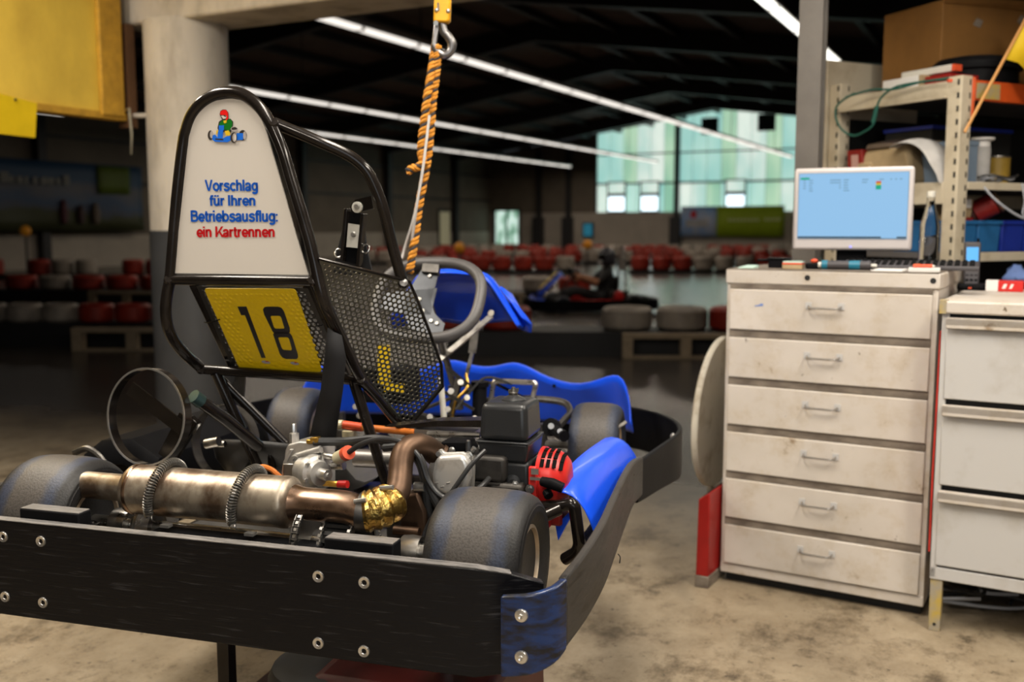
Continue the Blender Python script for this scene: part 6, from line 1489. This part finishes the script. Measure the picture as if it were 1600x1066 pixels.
for i, (px, c_) in enumerate(((706, 'red'), (788, 'red'), (984, 'white'), (1072, 'white'), (1156, 'red'))):
    q = WZ(px, 520, BH); q = a + d_ * (q - a).dot(d_) + V((-d_.y, d_.x, 0)) * .30; q.z = BH
    put_tyre(c_, q, ('red painted tyre hidden behind the blue front fairing', 'red painted tyre just right of the blue front fairing', 'left one of two white tyres on the barrier near the drawer cabinet', 'right one of two white tyres on the barrier near the drawer cabinet', 'red tyre half hidden behind the drawer cabinet')[i], 'tyres on the barrier left of the cabinet')
pallet(971, 558, 'pale wooden pallet in the barrier below the two white tyres', an)
# second row
a, b_ = WZ(-8, 476, 0), WZ(262, 477, 0)
_, an = belt('track_barrier', a, b_, 'black track barrier in the second row at the left')
d_ = (b_ - a).normalized(); sd = V((-d_.y, d_.x, 0))
n = int((b_ - a).length / .56)
cl = ['red', 'white', 'red', 'red', 'red', 'white', 'white', 'white']
for i in range(n):
    q = a + d_ * (.3 + i * .56) + sd * .30; q.z = BH
    put_tyre(cl[i % 8], q, '%s painted tyre, %s from the left on the second left barrier' % (cl[i % 8], ('first', 'second', 'third', 'fourth', 'fifth', 'sixth', 'seventh', 'eighth', 'ninth')[i]), 'tyres on the second left barrier')
pallet(143, 478, 'pale wooden pallet at the second left barrier', an)
a, b_ = WZ(690, 479, 0), WZ(848, 480, 0)
_, an = belt('track_barrier', a, b_, 'short black barrier left of the other kart')
d_ = (b_ - a).normalized(); sd = V((-d_.y, d_.x, 0))
q = WZ(843, 452, BH); q.z = BH; q = a + d_ * ((q - a).dot(d_)) + sd * .3; q.z = BH
put_tyre('white', q, 'single white tyre on the short barrier left of the other kart', 'single tyre on the short barrier')
put_tyre('red', q + d_ * .57, 'red tyre behind the blue nose of the other kart', 'single tyre on the short barrier')
pallet(700, 481, 'pale wooden pallet at the short barrier left of the other kart', an)
# further rows across the hall
rows_ = [(436, -40, 262, 1, 'third left'), (428, 600, 905, 0, 'third middle'), (428, 985, 1262, 3, 'third right'), (415, 50, 262, 2, 'fourth left'), (414, 560, 1262, 2, 'fourth'), (405, 560, 1262, 5, 'fifth'), (399, 540, 1262, 4, 'sixth')]
for py, x0, x1, sh, nm in rows_:
    while (lambda q_: q_.x * math.cos(HALL) - q_.y * math.sin(HALL))(WZ(x0, py, 0)) < UL + 1.2: x0 += 6
    a, b_ = WZ(x0, py, 0), WZ(x1, py, 0)
    belt('track_barrier', a, b_, 'low dark track barrier, the %s row from the camera' % nm, None, .09)
    d_ = (b_ - a).normalized(); sd = V((-d_.y, d_.x, 0)); n = int((b_ - a).length / .57)
    colr, left = ('red' if sh % 2 else 'white'), 3
    rnd = random.Random(sh * 7 + py)
    for i in range(n):
        if left == 0:
            colr = 'white' if colr == 'red' else 'red'; left = rnd.choice((2, 3, 3, 4, 5)) if colr == 'red' else rnd.choice((2, 2, 3))
        left -= 1
        if rnd.random() < .04: continue
        q = a + d_ * (.3 + i * .57) + sd * .30; q.z = .09
        put_tyre(colr, q, '%s painted tyre on the %s barrier row' % (colr, nm), '%s tyres on the %s barrier row' % (colr, nm), 1.0, 1.65)
for px, py, Y, lab in ((718, 387, 26.0, 'small orange warning ball above the far barriers near the rope'), (918, 382, 30.0, 'small orange warning ball below the info screen'), (40, 361, 27.5, 'small orange warning ball below the side banner')):
    q = WY(px, py, Y); o = thing('warning_ball', lab, 'ball', (q.x, q.y, 0))
    MB().lathe([(0, -.15), (.10, -.11), (.15, 0), (.10, .11), (0, .15)], (0, 0, q.z), n=18).build('globe', orange_lamp, o, sharp=80); MB().cyl((0, 0, 0), (0, 0, q.z - .14), .03, 8).build('stem', beam_mat, o)

# ------------------------------------------------------------------ the other kart with its driver
k2o = WZ(922, 486, 0); K2R = R(188)
K2M = Matrix.Translation(k2o) @ Matrix.Rotation(K2R - PI / 2, 4, 'Z')   # local y is its forward direction
k2 = thing('go_kart', 'blue and red rental kart out on the track with a helmeted driver', 'kart', k2o, K2R - PI / 2)
def Q(nm, mb, m, par=k2, **k): return mb.build(nm, m, par, **k)
oval = [(.62 * math.copysign(abs(math.cos(t)) ** .5, math.cos(t)), .98 * math.copysign(abs(math.sin(t)) ** .6, math.sin(t)), 0) for t in [2 * PI * k / 40 for k in range(40)]]
oval.append(oval[0])
Q('bumper', MB().rail(oval, [.20] * 41, [.05] * 41, .03), plastic_black)
for x, y, r_, w_ in ((-.46, -.55, .14, .2), (.46, -.55, .14, .2), (-.45, .5, .128, .14), (.45, .5, .128, .14)):
    t = Q('tyre', MB().lathe(tyre_profile(r_, w_, .066), axis=(1, 0, 0), n=28), tyre_mat, sharp=50); t.location = (x, y, r_)
    Q('rim', MB().lathe([(0, -.05), (.066, -.06), (.066, .06), (0, .05)], axis=(1, 0, 0), n=20), wheel_rim_mat, t)
Q('chassis', MB().box(-.34, .34, -.7, .75, .05, .09), steel_dark, bevel=.01)
Q('front_spoiler', MB().grid([[V((x, .80 + .10 * (1 - (x / .5) ** 2), z)) for x in (-.5, -.25, 0, .25, .5)] for z in (.10, .19, .22)]), blue, solid=.02)
Q('front_fairing', MB().grid([[V((x * f, y, z - abs(x) * .25)) for x in (-.2, -.1, 0, .1, .2)] for y, z, f in ((.80, .28, 1), (.66, .42, .95), (.46, .60, .8), (.42, .56, .8))]), blue, solid=.015)
Q('fairing_sticker', MB().prism([(-.06, .755, .335), (.06, .755, .335), (.06, .50, .578), (-.06, .50, .578)], (0, .008, .008)), print_yellow)
for s_ in (-1, 1): Q('side_pod', MB().hexa([(s_ * .40, -.32, .06), (s_ * .60, -.32, .06), (s_ * .60, .30, .06), (s_ * .40, .30, .06), (s_ * .42, -.30, .20), (s_ * .57, -.30, .18), (s_ * .57, .26, .18), (s_ * .42, .26, .20)]), red_plastic, bevel=.02)
Q('seat', MB().grid([[V((x, y, z)) for x in (-.18, -.08, .08, .18)] for y, z in ((.10, .12), (-.15, .09), (-.30, .14), (-.38, .34), (-.40, .52))]), plastic_black, sub=1, solid=.02)
Q('roll_hoop', MB().tube(fillet([(-.22, -.48, .10), (-.20, -.48, .60), (-.08, -.48, .95), (.08, -.48, .95), (.20, -.48, .60), (.22, -.48, .10)], .1), .016, 10), steel)
Q('hoop_sign', MB().prism([(-.17, -.485, .60), (.17, -.485, .60), (.08, -.485, .90), (-.08, -.485, .90)], (0, .006, 0)), sign_white)
Q('engine', MB().box(-.38, -.20, -.50, -.20, .10, .32), cast_dark, bevel=.02); Q('recoil_cover', MB().lathe([(0, .06), (.06, .05), (.08, 0)], (-.38, -.34, .24), (-1, 0, 0), 20), red_plastic)
Q('engine', MB().box(.20, .38, -.50, -.20, .10, .32), cast_dark, bevel=.02); Q('recoil_cover', MB().lathe([(0, .06), (.06, .05), (.08, 0)], (.38, -.34, .24), (1, 0, 0), 20), red_plastic)
Q('steering_wheel', MB().tube([V((.14 * math.cos(t), .27 + .06 * math.sin(t), .52 + .12 * math.sin(t))) for t in [2 * PI * k / 24 for k in range(24)]], .014, 8, closed=True), plastic_black)
Q('steering_column', MB().cyl((0, .28, .52), (0, .55, .15), .012, 8), steel_dark)
# the driver: one skinned body, hands on the wheel
def skin_body(name, verts, edges, radii, m, parent, root=0):
    me = bpy.data.meshes.new(name); me.from_pydata(verts, edges, []); me.materials.append(m)
    o = bpy.data.objects.new(name, me); C.objects.link(o); o.parent = parent
    md = o.modifiers.new('skin', 'SKIN'); md.use_smooth_shade = True
    for i, r_ in enumerate(radii): me.skin_vertices[0].data[i].radius = (r_, r_)
    me.skin_vertices[0].data[root].use_root = True
    sb = o.modifiers.new('sub', 'SUBSURF'); sb.levels = 1; sb.render_levels = 1
    return o
dv = thing('person', 'driver in black with dark helmet sitting in the other kart, hands on the wheel', 'person', K2M @ V((0, -.2, .12)), K2R - PI / 2)
dV = lambda x, y, z: (x, y + .2, z - .12)
vs = [dV(0, -.20, .20), dV(0, -.25, .38), dV(0, -.27, .56), dV(0, -.26, .66),
      dV(-.17, -.25, .58), dV(-.22, -.06, .42), dV(-.15, .16, .50), dV(.17, -.25, .58), dV(.22, -.06, .42), dV(.15, .16, .50),
      dV(-.10, -.14, .20), dV(-.16, .24, .32), dV(-.14, .58, .16), dV(-.14, .66, .20), dV(.10, -.14, .20), dV(.16, .24, .32), dV(.14, .58, .16), dV(.14, .66, .20)]
ed = [(0, 1), (1, 2), (2, 3), (2, 4), (4, 5), (5, 6), (2, 7), (7, 8), (8, 9), (0, 10), (10, 11), (11, 12), (12, 13), (0, 14), (14, 15), (15, 16), (16, 17)]
skin_body('body', vs, ed, [.15, .15, .15, .065, .075, .055, .04, .075, .055, .04, .10, .07, .05, .045, .10, .07, .05, .045], suit_black, dv)
for s_ in (-1, 1):
    MB().tube([dV(s_ * .222, -.07, .425), dV(s_ * .19, .04, .46), dV(s_ * .152, .15, .502)], [.062, .052, .044], 12).build('forearm', skin_arm, dv)
    hd_ = [dV(s_ * .15, .15, .505), dV(s_ * .145, .19, .53)]; e2_ = [(0, 1)]; rr__ = [.040, .045]
    for f_ in range(4):
        b0 = len(hd_); hd_ += [dV(s_ * (.125 + f_ * .014), .235, .545 - f_ * .022), dV(s_ * (.122 + f_ * .012), .262, .52 - f_ * .022), dV(s_ * (.118 + f_ * .012), .245, .495 - f_ * .020)]
        e2_ += [(1, b0), (b0, b0 + 1), (b0 + 1, b0 + 2)]; rr__ += [.012, .011, .010]
    b0 = len(hd_); hd_ += [dV(s_ * .108, .20, .555), dV(s_ * .10, .235, .56)]; e2_ += [(1, b0), (b0, b0 + 1)]; rr__ += [.014, .012]
    skin_body('hand', hd_, e2_, rr__, skin_arm, dv)
hm = MB().lathe([(0, .145), (.06, .135), (.105, .10), (.130, .04), (.135, -.02), (.125, -.08), (.10, -.12), (.07, -.13)], dV(0, -.25, .80), (0, 0.12, 1), 28).build('helmet', helmet_mat, dv, sharp=60)
mb = MB()
mb.grid([[V(dV(.138 * math.sin(a), -.25 + .138 * math.cos(a), .80 + z)) for a in [R(-70 + 14 * i) for i in range(11)]] for z in (-.025, .02, .055)]).build('visor', visor_mat, hm, solid=.004)
MB().grid([[V(dV(.137 * math.sin(a), -.25 + .142 * math.cos(a), .80 + z)) for a in [R(-45 + 15 * i) for i in range(7)]] for z in (-.11, -.05)]).build('chin_bar', cab_grey, hm, solid=.006)
